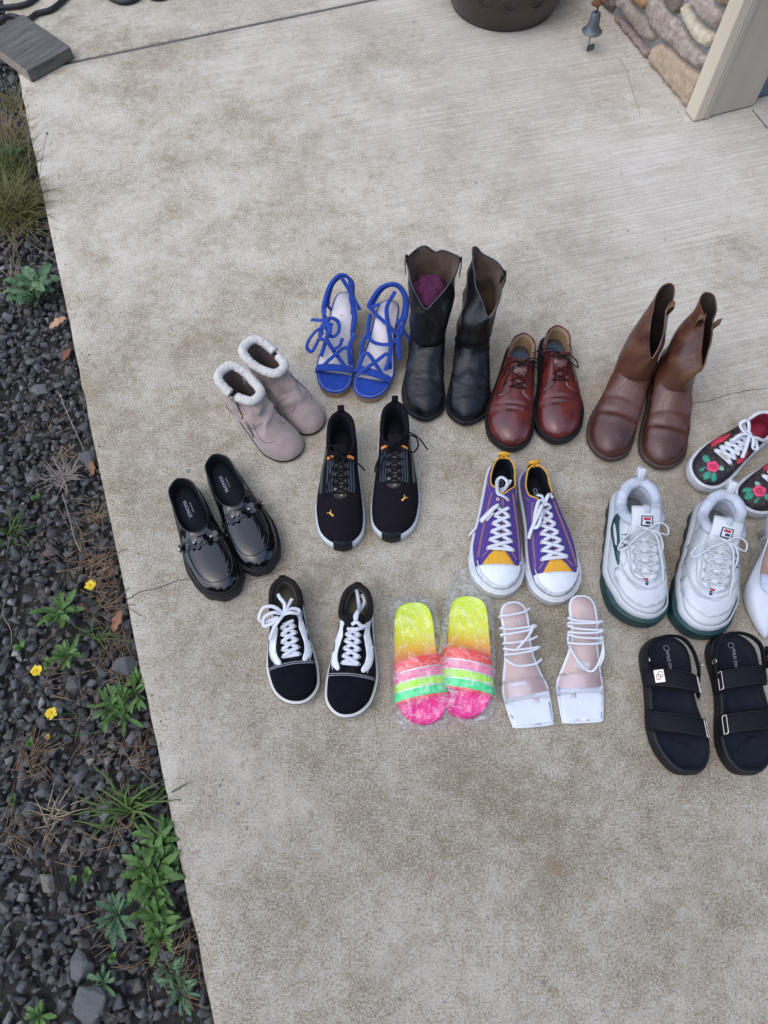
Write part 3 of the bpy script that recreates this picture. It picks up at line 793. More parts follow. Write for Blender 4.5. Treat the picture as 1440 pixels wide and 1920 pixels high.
def runner(toe, heel, side, label, catpos, laces):
    S = Shoe('running_shoe', label, 'sneaker', 'black running shoes with orange lace loops', toe, heel, side)
    L = S.L + .006; f = foot(L, .106, .074, toe=.84); z = spring(f[:, 1], L, .012)
    zz = z
    sole = S.part('midsole', ringmesh([at_z(off(f, -.004), zz + .0002), at_z(off(f, .002), zz + .004), at_z(off(f, .0030), zz + .014), at_z(off(f, .0005), zz + .024), at_z(off(f, -.004), zz + .026)], True, True), M_MIDSOLE, auto=60, bvh=True)
    col = collar(.006, .118, .0290, .104, .080, .092, .72, .055)
    base = at_z(off(f, -.0012), z + .020)
    S.part('upper', ringmesh(upper_rings(base, col, (.040, .050, .04), .32, .42, 16, .001)), M_MESH, bvh=True)
    S.part('collar_padding', sweep(col, .0050, .0048, 10, closed=True), M_MESH)
    interior(S, col, f, .040, M_DARKINS, M_DARKINS, .005)
    # black rubber toe guard wrapping up over the midsole
    tp = np.array([p for p in off(f, .0042) if p[1] > L * .94 and abs(p[0] + .004) < .025])
    tz = spring(tp[:, 1], L, .012)
    rows_ = [at_z(tp, tz + .001), at_z(tp + np.array([0, .0003]), tz + .018), at_z(tp - np.array([0, .002]), tz + .029), at_z(tp - np.array([0, .009]), tz + .0335)]
    S.part('toe_guard', ringmesh(rows_, closed=False), M_BLKRUB)
    S.part('pull_tab', sweep(np.array([(0, .004, .088), (0, .000, .108), (0, -.001, .120), (0, .004, .121), (0, .008, .108)]), .0075, .0014, 8, up=(0, -1, .2)), M_MESH)
    # lateral curved overlay
    S.part('side_overlay', S.patch([(.033, .080), (.040, .110), (.046, .150), (.048, .186), (.043, .192), (.041, .165), (.038, .130), (.033, .105), (.030, .085)], .001, .005, True, .002), M_OLIVEG)
    for sg in (1, -1):
        for k in range(3):
            x = .017 + k * .0055
            S.part('lace_cage', S.line([(sg * (x - .001), .118), (sg * x, .150), (sg * (x + .002), .182), (sg * (x + .001), .196)], .0024, .0015, .0016, 22), M_CAGE)
    S.part('tongue', S.patch([(-.013, .112), (.013, .112), (.014, .150), (.015, .206), (0, .213), (-.015, .206), (-.014, .150)], .0012, .006, False, .002), M_CAMO)
    S.part('tongue_tab', sweep(np.array([(0, .128, S.hit(0, .128)[0].z + .002), (0, .108, .099), (0, .094, .108)]), .015, .0035, 10), M_MESH)
    G_ = []
    for k in range(5):
        y = .126 + k * .018
        G_.append(S.line([(-.018, y), (0, y + .001), (.018, y)], .0021, .004, .0012, 14))
        if k < 4:
            G_.append(S.line([(-.017, y), (.017, y + .018)], .0019, .003, .0011, 10)); G_.append(S.line([(.017, y), (-.017, y + .018)], .0019, .0025, .0011, 10))
    S.part('lace', join(*G_), M_BLKLACE)
    for sg in (1, -1):
        q, n = S.drape(sg * .020, .118, .003, False)
        S.part('lace_loop', sweep(cr([q + np.array([sg * -.007, -.002, .002]), q + np.array([0, 0, .005]), q + np.array([sg * .008, .002, 0])], 5), .0040, .0022, 8), M_ORANGE)
    c = np.array([.002, .116, .102])
    S.part('lace_bow', join(*[sweep(cr(np.array(k) + c, 8), .0019, .0017, 6) for k in laces]), M_BLKLACE)
    # leaping cat emblem on the toe
    cx, cy, sgn = catpos
    u = .0036; pl = [((cx + x * u * sgn), cy - (y * u)) for x, y in CAT]
    S.part('emblem', S.patch(pl, .0012, .0022, False, .0012), M_CATOR)
    return S
M_CATOR = mat('amber_print', (.70, .36, .07), .6, .05, 80, 0)
runner((-.095, .647), (-.098, .950), 1, 'black running shoe with its lace end hanging down over the outer side', (.022, .243, -1),
       [[(0, 0, 0), (.012, -.012, .010), (.020, -.022, .004), (.026, -.010, -.006), (.018, .008, -.004), (.004, .006, 0)],
        [(0, .004, 0), (-.018, .014, .006), (-.040, .020, -.006), (-.056, .028, -.024)], [(.0, .006, .002), (.012, .030, .002), (.024, .062, -.012), (.036, .090, -.032)],
        [(0, 0, .004), (-.010, .022, .002), (.004, .046, -.006), (.016, .066, -.014)], [(-.012, 0, -.002), (0, .003, .007), (.012, .008, 0)]])
runner((.021, .668), (.025, .976), -1, 'black running shoe with its lace looping out to the right', (.024, .232, -1),
       [[(0, 0, 0), (.022, -.018, .006), (.044, -.022, -.004), (.052, -.008, -.018), (.040, .008, -.022), (.022, .006, -.008), (0, .002, 0)],
        [(0, -.004, 0), (.024, -.026, .008), (.052, -.022, -.008), (.074, -.004, -.030)], [(0, .004, 0), (-.018, .022, .002), (-.034, .052, -.020), (-.040, .070, -.034)],
        [(0, .004, .003), (-.022, .016, .006), (-.040, .040, -.012), (-.046, .056, -.03)], [(-.012, .004, -.002), (0, .002, .008), (.014, -.003, 0)]])

# ------------------------------------------------------------------ black patent loafers with flowers
M_PATENT = mat('black_patent', (.003, .003, .004), .04, .1, 30, .0, coat=.35, spec=.5)
M_PEARL = mat('pearl', (.62, .64, .66), .2, .05, 60, 0, metal=.5)
def loafer(toe, heel, side, label):
    S = Shoe('patent_loafer', label, 'shoe', 'black patent loafers with flower trim', toe, heel, side)
    L = S.L + .006; f = foot(L, .108, .072, toe=.80); z = spring(f[:, 1], L, .006)
    lug = np.array([.0010 if (i // 2) % 2 else -.001 for i in range(len(f))])
    S.part('sole', ringmesh([at_z(off(f, -.004), z + .0002), at_z(off(f, lug), z + .002), at_z(off(f, lug), z + .014), at_z(off(f, .001), z + .017), at_z(off(f, .0015), z + .030), at_z(off(f, -.003), z + .034)], True, True), M_BLKRUB, auto=40, bvh=True)
    col = collar(.006, .150, .0330, .074, .058, .074, .70, .070)
    base = at_z(off(f, -.0045), z + .032)
    S.part('upper', ringmesh(upper_rings(base, col, (.034, .030, .03), .30, .42, 18, .0015)), M_PATENT, bvh=True)
    S.part('collar_binding', sweep(col, .0016, .0018, 8, closed=True), M_PATENT)
    ins = interior(S, col, f, .044, M_DARKINS, M_DARKINS, .003)
    ap = [(.0375, .168), (.0405, .200), (.0355, .236), (.020, .262), (-.003, .269), (-.024, .262), (-.0365, .238), (-.039, .200), (-.036, .168)]
    S.part('apron_seam', S.line(ap, .0011, .0012, .0012, 60), M_PATENT)
    S.part('strap', S.patch([(-.048, .158), (-.030, .156), (0, .158), (.032, .154), (.048, .150), (.050, .170), (.034, .176), (0, .180), (-.030, .178), (-.050, .176)], .0015, .006, True, .003), M_PATENT)
    for k, (x, y, s_, tilt) in enumerate([(-.046, .165, .011, 0), (-.017, .170, .0165, .4), (.019, .168, .0165, 0), (.048, .160, .011, .7)]):
        q, n = S.drape(x, y, .004, False); n = n / np.linalg.norm(n)
        a = np.cross(n, [0, 1, 0]); a /= np.linalg.norm(a); b = np.cross(a, n) * -1
        G_ = []
        for p in range(5):
            an = p * 2 * math.pi / 5 + tilt; d = math.cos(an) * a + math.sin(an) * b
            cpt = q + d * s_ * .55; t_ = np.cross(n, d)
            A = np.linspace(0, 2 * math.pi, 12, endpoint=False)
            ring = np.array([cpt + d * math.cos(v) * s_ * .50 + t_ * math.sin(v) * s_ * .42 + n * (.0022 * math.cos(v) + .001 * (p % 2)) for v in A])
            G_.append((np.vstack([ring, [cpt + n * .0004], ring - n * .0012]), [(12, i, (i + 1) % 12) for i in range(12)] + [(i, 13 + i, 13 + (i + 1) % 12, (i + 1) % 12) for i in range(12)]))
        fl = S.part('flower', join(*G_), M_PATENT, auto=50)
        S.part('pearl', ball(q + n * .0022, .0027), M_PEARL, fl)
    S.text('SONOMA', .006 * 1, .070, .0105, (0, -1) if side > 0 else (0, 1), parent=ins, mat_=M_PRINT, flat=.0446)
    S.text('GOODS FOR LIFE', -.004, .070, .0034, (0, -1) if side > 0 else (0, 1), parent=ins, mat_=M_PRINT, flat=.0446)
    return S
loafer((-.333, .531), (-.463, .792), 1, 'black patent loafer with flowers, outer one nearer the gravel')
loafer((-.257, .591), (-.389, .854), -1, 'black patent loafer with flowers, inner one set higher up the slab')

# ------------------------------------------------------------------ chunky white trainers on dark green soles
M_GREENSOLE = mat('dark_green_rubber', (.010, .048, .050), .6, .15, 60, .1)
M_FWHITE = mat('white_synthetic', (.58, .60, .61), .45, .05, 30, .06, 500)
M_FPAD = mat('worn_white_padding', (.48, .51, .56), .85, .16, 45, .3, 300)
M_FGREY = mat('seam_grey', (.42, .45, .50), .7, .1, 60, 0)
M_FINS = mat('worn_grey_insole', (.16, .165, .175), .9, .25, 60, .2)
M_NAVY = mat('navy_print', (.012, .016, .05), .5, .1, 60, 0)
M_RED = mat('red_print', (.42, .012, .03), .5, .1, 60, 0)
M_FGREEN = mat('green_overlay', (.012, .055, .060), .5, .1, 60, .05)
def trainer(toe, heel, side, label, lift):
    S = Shoe('chunky_trainer', label, 'sneaker', 'white trainers on green soles', toe, heel, side)
    L = S.L + .010; f = foot(L, .132, .094, toe=.86, waist=-.002); z = spring(f[:, 1], L, .014, .006)
    lug = np.array([.0012 if (i // 2) % 2 else -.001 for i in range(len(f))]) * (1 - np.clip((f[:, 1] / L - .6) / .2, 0, 1))
    S.part('sole', ringmesh([at_z(off(f, -.006), z + .0002), at_z(off(f, lug), z + .004), at_z(off(f, lug), z + .016), at_z(off(f, .001), z + .020), at_z(off(f, -.001), z + .036), at_z(off(f, -.010), z + .041)], True, True), M_GREENSOLE, auto=45, bvh=True)
    wav = .006 * np.sin(f[:, 1] / L * 9.0) - .004 * np.clip((f[:, 1] / L - .8) / .2, 0, 1)
    tq = np.clip((f[:, 1] / L - .62) / .2, 0, 1)
    wav = wav + tq * .006
    base = at_z(off(f, -.0045 - tq * .009), z + .032 + wav)
    col = collar(.014, .118, .0375, .108, .088, .112, .8, .060)
    S.part('upper', ringmesh(upper_rings(base, col, (.038, .046, .04), .30, .40, 18, .003)), M_FWHITE, bvh=True)
    S.part('midsole', ringmesh([at_z(off(f, .001 - tq * .010), z + .030 + wav), at_z(off(f, .0025 - tq * .010), z + .038 + wav), at_z(off(f, -tq * .010), z + .048 + wav), at_z(off(f, -.004 - tq * .010), z + .051 + wav)]), M_FWHITE)
    S.part('collar_padding', sweep(leather_wob(col, .003, 60), .0120, .0105, 12, closed=True), M_FPAD)
    interior(S, col, f, .050, M_FPAD, M_FINS, .010, -.020, .4)
    S.part('heel_loop', sweep(np.array([(0, .006, .098), (0, -.004, .122), (0, -.006, .140), (0, .002, .142), (0, .012, .126), (0, .020, .110)]), .0085, .0014, 8, up=(0, -1, .2)), M_FWHITE)
    # overlays
    S.part('toe_overlay', S.patch([(-.050, .205), (-.040, .232), (-.018, .250), (.012, .250), (.036, .228), (.052, .200), (.056, .222), (.040, .262), (.012, .284), (-.012, .284), (-.040, .266), (-.054, .226)], .0022, .007, True, .004), M_FWHITE)
    for off_, w in ((0, .0007), (.012, .0006)):
        S.part('seam', S.line([(-.052 + off_, .170), (-.046 + off_, .212), (-.032 + off_ * .6, .236 - off_ * .5), (-.004, .250 - off_), (.026 - off_ * .6, .236 - off_ * .5), (.042 - off_, .212), (.050 - off_, .170)], w, .0026, .0005, 40), M_FGREY)
    for sg in (1, -1):
        S.part('eyestay', S.patch([(sg * .012, .126), (sg * .026, .124), (sg * .029, .150), (sg * .029, .190), (sg * .025, .222), (sg * .010, .232), (sg * .006, .226), (sg * .017, .212), (sg * .020, .180), (sg * .016, .150)], .0032, .006, True, .005), M_FWHITE)
        S.part('seam', S.line([(sg * .0265, .125), (sg * .0295, .150), (sg * .0295, .190), (sg * .0255, .223), (sg * .010, .234)], .0006, .0042, .0005, 30), M_FGREY)
        S.part('seam', S.line([(sg * .046, .080), (sg * .050, .120), (sg * .055, .150), (sg * .050, .180)], .0006, .0014, .0005, 30), M_FGREY)
        S.part('side_panel', S.patch([(sg * .032, .108), (sg * .044, .100), (sg * .054, .150), (sg * .053, .190), (sg * .040, .202), (sg * .034, .160)], .0014, .006, True, .004), M_FWHITE)
    # puffed tongue panels
    for k in range(4):
        y = .142 + k * .022
        q, n = S.drape(0, y, .002, False)
        S.part('tongue_pad', ball(q, .0135 - .0006 * k, 12, .42), M_FWHITE)
    tt = np.array([(0, .150, S.hit(0, .150)[0].z), (0, .130, .116), (0, .112, .128), (0, .096, .135), (0, .088, .136)])
    tongue = S.part('tongue', sweep(tt, .031, .0055, 14), M_FWHITE)
    S.part('tongue_loop', sweep(np.array([(0, .103, .139), (0, .094, .142), (0, .085, .140)]), .0065, .0016, 8), M_FPAD, tongue)
    # tongue badge: navy frame, white field, red and navy bars
    def badge(cx, cy, s, z0, slope, par):
        for nm, (x0, x1, y0, y1), m_, dz in (('badge_frame', (-1, 1, -1, 1), M_NAVY, 0), ('badge_field', (-.8, .8, -.8, .8), M_FWHITE, .0005), ('badge_bar', (-.6, .6, -.62, -.12), M_RED, .001), ('badge_mark', (-.6, .25, .1, .62), M_NAVY, .001)):
            if side < 0 and nm == 'badge_mark': x0, x1 = -.25, .6
            V = [(cx + x * s * 1.25, cy + y * s, z0 + slope * (y * s) + dz) for x, y in ((x0, y0), (x1, y0), (x1, y1), (x0, y1))]
            V += [(a, b, c - .0012) for a, b, c in V]
            S.part(nm, (V, [(0, 1, 2, 3), (0, 4, 5, 1), (1, 5, 6, 2), (2, 6, 7, 3), (3, 7, 4, 0)]), m_, par, False)
    badge(0, .119, .0095, .1315, -.55, tongue)
    q = S.drape(0, .236, .003, False)[0]
    S.part('toe_mark', S.patch([(-.005, .229), (.005, .229), (.005, .233), (-.005, .233)], .0012, .003, False, .001), M_RED)
    S.part('toe_mark', S.patch([(-.005, .234), (.001, .234), (.001, .243), (-.005, .243)], .0012, .003, False, .001), M_NAVY)
    if side > 0:
        S.part('side_emblem', S.patch([(.0400, .080), (.0470, .086), (.0525, .115), (.0540, .150), (.0530, .178), (.0500, .200), (.0470, .180), (.0445, .150), (.0430, .115)], .0030, .004, True, .0035), M_FGREEN)
        S.part('emblem_slot', S.patch([(.0462, .100), (.0485, .106), (.0508, .130), (.0510, .152), (.0490, .156), (.0475, .135)], .0046, .003, False, .002), M_FWHITE)
    S.text('FILA', side * .0368, .150 if side > 0 else .156, .0165, (0.08, 1) if side > 0 else (.08, -1), o=.0042, mat_=M_NAVY)
    for sg in (1, -1):
        for k in range(5):
            S.part('lace_ring', ring_at(S, sg * (.026 - .0012 * k), .136 + k * .020, .0032, .0010, .0052), M_FGREY)
    G_ = []
    for k in range(4):
        y = .136 + k * .020; x0 = .0245 - .001 * k
        G_ += [S.line([(-x0, y), (0, y + .009), (x0, y + .020)], .0017, .0075, .0015, 14, smooth=2), S.line([(x0, y), (0, y + .011), (-x0, y + .020)], .0017, .0095, .0015, 14, smooth=2)]
    G_.append(S.line([(-.021, .216), (0, .219), (.021, .216)], .0017, .0055, .0015, 12))
    S.part('lace', join(*G_), M_FLACE)
    c = np.array([0, .136, .128])
    q = [[(0, 0, 0), (.022, .004, .006), (.046, .018, -.010), (.056, .036, -.024), (.046, .040, -.022), (.022, .018, -.004), (0, .002, .002)],
         [(0, 0, 0), (-.022, -.012, .008), (-.042, -.008, 0), (-.044, .006, -.008), (-.026, .008, 0), (0, .002, .002)],
         [(0, 0, 0), (-.016, .016, .002), (-.026, .044, -.014), (-.034, .070, -.030), (-.036, .098, -.044)], [(0, 0, 0), (-.020, .010, .004), (-.032, .030, -.010), (-.026, .052, -.018)],
         [(-.012, 0, -.002), (0, .004, .007), (.012, .0, 0)], [(-.022, -.010, -.004), (0, 0, .004), (.024, -.012, -.006)]]
    S.part('lace_bow', join(*[sweep(cr(np.array(k) * np.array([lift, 1, 1]) + c, 8), .0019, .0019, 6) for k in q]), M_FLACE)
    return S
M_FLACE = mat('off_white_round_lace', (.60, .61, .62), .8, .1, 200, .2, 900)
trainer((.537, .471), (.553, .775), 1, 'chunky white trainer with dark green side emblem showing', 1)
trainer((.651, .446), (.742, .742), -1, 'chunky white trainer touching the floral sneaker with its heel loop', -1)
# ------------------------------------------------------------------ boots
def lizard_mat():
    m, t, b = nodes('black_reptile_leather'); tc = N_(t, 'ShaderNodeTexCoord')
    sp = N_(t, 'ShaderNodeMapping'); sp.inputs['Scale'].default_value = (260, 340, 200); t.links.new(tc.outputs['Object'], sp.inputs[0])
    v = N_(t, 'ShaderNodeTexVoronoi', Scale=1.0, Randomness=.25, feature='DISTANCE_TO_EDGE'); t.links.new(sp.outputs[0], v.inputs['Vector'])
    r = ramp(t, v.outputs['Distance'], [(0, (0,) * 3), (.25, (1,) * 3)])
    n = N_(t, 'ShaderNodeTexNoise', Scale=30.0, Detail=6.0); t.links.new(tc.outputs['Object'], n.inputs['Vector'])
    c = ramp(t, n.outputs['Fac'], [(.3, (.004, .005, .007)), (.75, (.013, .014, .017))])
    t.links.new(c.outputs[0], b.inputs['Base Color'])
    bp = N_(t, 'ShaderNodeBump', Strength=.35, Distance=.0006); t.links.new(r.outputs[0], bp.inputs['Height'])
    n2 = N_(t, 'ShaderNodeTexNoise', Scale=55.0, Detail=5.0); t.links.new(tc.outputs['Object'], n2.inputs['Vector'])
    bp2 = N_(t, 'ShaderNodeBump', Strength=.35, Distance=.004); t.links.new(n2.outputs['Fac'], bp2.inputs['Height']); t.links.new(bp.outputs[0], bp2.inputs['Normal'])
    t.links.new(bp2.outputs[0], b.inputs['Normal'])
    b.inputs['Roughness'].default_value = .18; b.inputs['Specular IOR Level'].default_value = .3
    return m
M_LIZ = lizard_mat()
M_BLKLEA = mat('black_shaft_leather', (.007, .007, .008), .36, .3, 26, .4, 110, bdist=.003)
M_BROWNLIN = mat('brown_suede_lining', (.125, .080, .055), .9, .28, 40, .3, 300)
M_BRN0 = mat('oiled_brown_leather', (.042, .013, .010), .32, .25, 11, .25, 150, col2=(.112, .038, .024), bdist=.002)
def brn_mat():
    m = M_BRN0; t = m.node_tree; b = t.nodes['Principled BSDF']; src = b.inputs['Base Color'].links[0].from_socket
    tc = N_(t, 'ShaderNodeTexCoord'); n = N_(t, 'ShaderNodeTexNoise', Scale=9.0, Detail=5.0, Roughness=.65, Distortion=.6); t.links.new(tc.outputs['Object'], n.inputs['Vector'])
    sc = N_(t, 'ShaderNodeTexNoise', Scale=70.0, Detail=4.0, Roughness=.7); t.links.new(tc.outputs['Object'], sc.inputs['Vector'])
    sp = N_(t, 'ShaderNodeSeparateXYZ'); t.links.new(tc.outputs['Object'], sp.inputs[0])
    hz_ = ramp(t, sp.outputs[2], [(.10, (.12,) * 3), (.17, (1,) * 3)])
    k = ramp(t, n.outputs['Fac'], [(.42, (0,) * 3), (.62, (.9,) * 3)]); mu = N_(t, 'ShaderNodeMath', operation='MULTIPLY'); t.links.new(k.outputs[0], mu.inputs[0]); t.links.new(hz_.outputs[0], mu.inputs[1])
    c = mixc(t, mu.outputs[0], src, (.185, .085, .043))
    k2 = ramp(t, sc.outputs['Fac'], [(.62, (0,) * 3), (.74, (.35,) * 3)]); c = mixc(t, k2.outputs[0], c, (.16, .10, .075))
    t.links.new(c, b.inputs['Base Color']); return m
M_BRN = brn_mat()
M_BRNPALE = mat('rubbed_tan_leather', (.135, .070, .038), .5, .25, 30, .15, 200, col2=(.185, .100, .055))
M_BRNSOLE = mat('brown_stacked_sole', (.055, .033, .024), .7, .25, 40, .2, 300)

def boot(S, wb, wh, ankle, mid, top, m_foot, m_shaft, m_lin, m_sole, sole_h=.014, heel_h=.032, a=(.040, .060, .05), toe=.9, wob=(.004, 22), seed=0, fold=None):
    L = S.L; f = foot(L, wb, wh, toe=toe); N = S.N
    zt = spring(f[:, 1], L, .008)
    rise = heel_h - sole_h
    zb = rise * (1 - np.clip((f[:, 1] / L - .30) / .30, 0, 1)) ** 1.2 + zt       # sole lifts over the heel block
    sole = S.part('sole', ringmesh([at_z(off(f, -.003), zb + .0002), at_z(off(f, .002), zb + .003), at_z(off(f, .003), zb + sole_h - .003), at_z(off(f, .001), zb + sole_h), at_z(off(f, -.004), zb + sole_h + .001)], True, True), m_sole, auto=45, bvh=True)
    hp = loop([(0, .004), (.30 * wh, .010), (.45 * wh, .03), (.45 * wh, .055), (.40 * wh, .072), (0, .070)], [(0, .004), (-.30 * wh, .010), (-.45 * wh, .03), (-.45 * wh, .055), (-.40 * wh, .072), (0, .070)], 40)
    S.part('heel', ringmesh([at_z(off(hp, .001), .0003), at_z(hp, .012), at_z(off(hp, .001), rise + .002)], True, True), m_sole, sole, auto=45)
    base = at_z(off(f, -.0035), zb + sole_h - .001)
    rg = upper_rings(base, ankle, a, .26, .50, 48, .0015)
    V, F = ringmesh(rg)
    V = leather_wob(V, wob[0] * .6, wob[1] * 1.6, seed, lambda v: min(1, max(0, (v[2] - .035) / .03)) * (1 if v[1] < L * .72 else .15))
    if fold: V = creases(V, fold)
    S.part('foot', (V, F), m_foot, bvh=True)
    # shaft: smooth through ankle, mid and top rings
    prev = 2 * ankle - mid; prev[:, 2] = ankle[:, 2] - (mid[:, 2] - ankle[:, 2]) * .6
    rs = []
    K = 9
    seq = [prev, ankle, mid, top, 2 * top - mid]
    for k in (1, 2):
        p0, p1, p2, p3 = seq[k - 1], seq[k], seq[k + 1], seq[k + 2]
        for t in np.linspace(0, 1, K, endpoint=(k == 2)):
            rs.append(.5 * (2 * p1 + (p2 - p0) * t + (2 * p0 - 5 * p1 + 4 * p2 - p3) * t * t + (3 * p1 - p0 - 3 * p2 + p3) * t ** 3))
    n0 = len(rs)
    fade = lambda v: 1.0
    rs = [leather_wob(r, wob[0] * min(1, k / 3), wob[1], seed) for k, r in enumerate(rs)]
    rs[0] = rg[-1].copy()
    rs[0] = leather_wob(rs[0], wob[0] * .6, wob[1] * 1.6, seed)
    S.part('shaft', ringmesh(rs), m_shaft, bvh=True)
    inn = [off(r, -.0028) for r in rs]; inn[-1][:, 2] -= .0005
    rim = rs[-1].copy(); rimc = (rs[-1] + inn[-1]) / 2; rimc[:, 2] += .0006
    S.part('top_edge', ringmesh([rs[-1], rimc, inn[-1]]), m_shaft)
    bot = at_z(off(ankle, -.008), .045)
    
    S.part('lining', ringmesh([r[::-1] for r in (inn[::-1] + [bot])]), m_lin)
    S.part('insole', ringmesh([at_z(off(ankle, -.007), .045), at_z(off(ankle, -.007), .0455)], False, True), M_DARKINS)
    S.top = rs[-1]; S.sh = rs
    return S

def ring3(outer, inner, N=72): return loop(outer, inner, N)
def ell(w, yb, yf, z, zf=None, cx=0):
    zf = z if zf is None else zf
    return ring3([(cx, yb, z), (cx + w * .75, yb + .012, z), (cx + w, (yb + yf) / 2, (z + zf) / 2), (cx + w * .72, yf - .014, zf), (cx, yf, zf)],
                 [(cx, yb, z), (cx - w * .75, yb + .012, z), (cx - w, (yb + yf) / 2, (z + zf) / 2), (cx - w * .72, yf - .014, zf), (cx, yf, zf)])

# black western boots
def blk_fold(x, y, z):
    if y < .13 or z < .03: return 0
    return sum(-.0022 * math.exp(-((y - c - .06 * abs(x) + .004 * noise.noise(Vector((x * 50, c * 90, 0)))) / .0028) ** 2) for c in (.184, .194, .204, .213, .222))
S = Shoe('western_boot', 'black western boot stuffed with a purple cloth, scalloped top', 'boot', 'black western boots', (.096, .980), (.112, 1.252), 1)
boot(S, .102, .076, ell(.043, .008, .122, .108, .098), ell(.051, -.008, .112, .185, .175),
     ring3([(-.006, -.016, .264), (.016, -.020, .281), (.040, -.012, .279), (.060, .016, .279), (.052, .050, .262), (.034, .080, .236), (.012, .104, .212)],
           [(-.006, -.016, .264), (-.022, -.010, .276), (-.044, -.002, .279), (-.060, .016, .279), (-.046, .052, .262), (-.020, .082, .236), (.012, .104, .212)]),
     M_LIZ, M_BLKLEA, M_BROWNLIN, M_BLKRUB, fold=blk_fold, seed=3, toe=.74, wob=(.0065, 24))
for sx, yy in ((.0605, .018), (-.0605, .018)):
    S.part('pull_strap', sweep(np.array([(sx * 1.02, yy, .235), (sx * 1.05, yy, .268), (sx * 1.03, yy, .286), (sx * .96, yy, .284), (sx * .93, yy, .255)]), .009, .0012, 8, up=(1, 0, 0)), M_BLKLEA)
for xs in ((.034, .080), (-.020, .082)):
    pass
S.part('piping', sweep(np.array([p for p in S.top]) + np.array([0, 0, .0015]), .0016, .0016, 6, closed=True), mat('worn_grey_edge', (.055, .058, .062), .5, .2, 60, .1))
# purple cloth stuffed in the shaft
VF = ball((0, 0, 0), .040, 26, .75); V = VF[0].copy()
for v in V:
    k = noise.noise(Vector(v) * 55) * .010 + noise.noise(Vector(v) * 120) * .004
    v *= 1 + k / .040 * 1.4
cl = mk('cloth', V, VF[1], mat('plum_cloth', (.085, .012, .050), .9, .25, 40, .3, 500))
wv = S.root.matrix_basis @ Vector((.004, .046, .205)); cl.location = wv; cl.rotation_euler = (.5, .3, .4)
tag(cl, 'crumpled plum purple cloth stuffed into the black boot', 'cloth')

S = Shoe('western_boot', 'black western boot with slouched shaft showing brown lining, next to burgundy shoe', 'boot', 'black western boots', (.197, .968), (.224, 1.245), -1)
boot(S, .102, .076, ell(.042, .008, .122, .108, .100), ell(.040, -.006, .112, .185, .172, .004),
     ring3([(-.004, -.010, .276), (.016, .000, .272), (.036, .018, .270), (.050, .044, .272), (.046, .070, .244), (.030, .102, .200)],
           [(-.004, -.010, .276), (-.016, -.016, .283), (-.026, -.004, .292), (-.024, .018, .270), (-.004, .056, .240), (.030, .102, .200)]),
     M_LIZ, M_BLKLEA, M_BROWNLIN, M_BLKRUB, fold=blk_fold, seed=11, toe=.74, wob=(.0080, 24))
S.part('pull_strap', sweep(np.array([(.050, .044, .235), (.0535, .044, .262), (.051, .044, .279), (.045, .043, .276), (.043, .042, .250)]), .009, .0012, 8, up=(1, 0, 0)), M_BLKLEA)
S.part('piping', sweep(S.top + np.array([0, 0, .0015]), .0016, .0016, 6, closed=True), bpy.data.materials['worn_grey_edge'])

# brown pull-on boots
def brn_fold(x, y, z):
    if y < .13 or z < .03: return 0
    return -.0030 * math.exp(-((y - .200 - .05 * x) / .006) ** 2) + .0016 * math.exp(-((y - .213 - .05 * x) / .006) ** 2) - .0020 * math.exp(-((y - .165 + .06 * x) / .005) ** 2)
def pull_on(toe, heel, side, label, top, mid, ank, straps, seed):
    S = Shoe('pull_on_boot', label, 'boot', 'brown leather pull-on boots', toe, heel, side)
    boot(S, .108, .080, ank, mid, top, M_BRN, M_BRN, mat_dkbrown, M_BRNSOLE, fold=brn_fold, seed=seed, toe=.80, wob=(.0045, 20))
    f = foot(S.L, .108, .080, toe=.80)
    for p in straps:
        S.part('pull_strap', sweep(cr(p, 5), .009, .0014, 8, up=(1, .2, 0)), M_BRNPALE)
    # side seam cord and stitching on the vamp
    for sg in (1, -1):
        S.part('stitching', S.line([(sg * .010, .128), (sg * .022, .150), (sg * .020, .170)], .0005, .001, .0005, 20), M_BRNPALE)
    return S
mat_dkbrown = mat('dark_brown_lining', (.035, .018, .014), .85, .2, 40, .1)
pull_on((.516, .873), (.632, 1.152), 1, 'brown pull-on boot with tan rubbed shaft, next to burgundy shoe',
        ring3([(.010, -.014, .274), (.024, .004, .272), (.026, .036, .256), (.012, .082, .222), (-.016, .124, .182)],
              [(.010, -.014, .274), (-.004, -.008, .274), (-.012, .016, .264), (-.010, .044, .254), (-.022, .088, .218), (-.016, .124, .182)]),
        ring3([(.008, .000, .18), (.036, .016, .18), (.044, .052, .175), (.030, .094, .160), (-.006, .124, .146)], [(.008, .000, .18), (-.018, .012, .18), (-.030, .052, .175), (-.030, .094, .160), (-.006, .124, .146)]),
        ell(.045, .010, .128, .105, .098, .004),
        [[(-.011, .030, .235), (-.017, .034, .262), (-.014, .036, .272), (-.008, .036, .262), (-.006, .034, .240)]], 5)
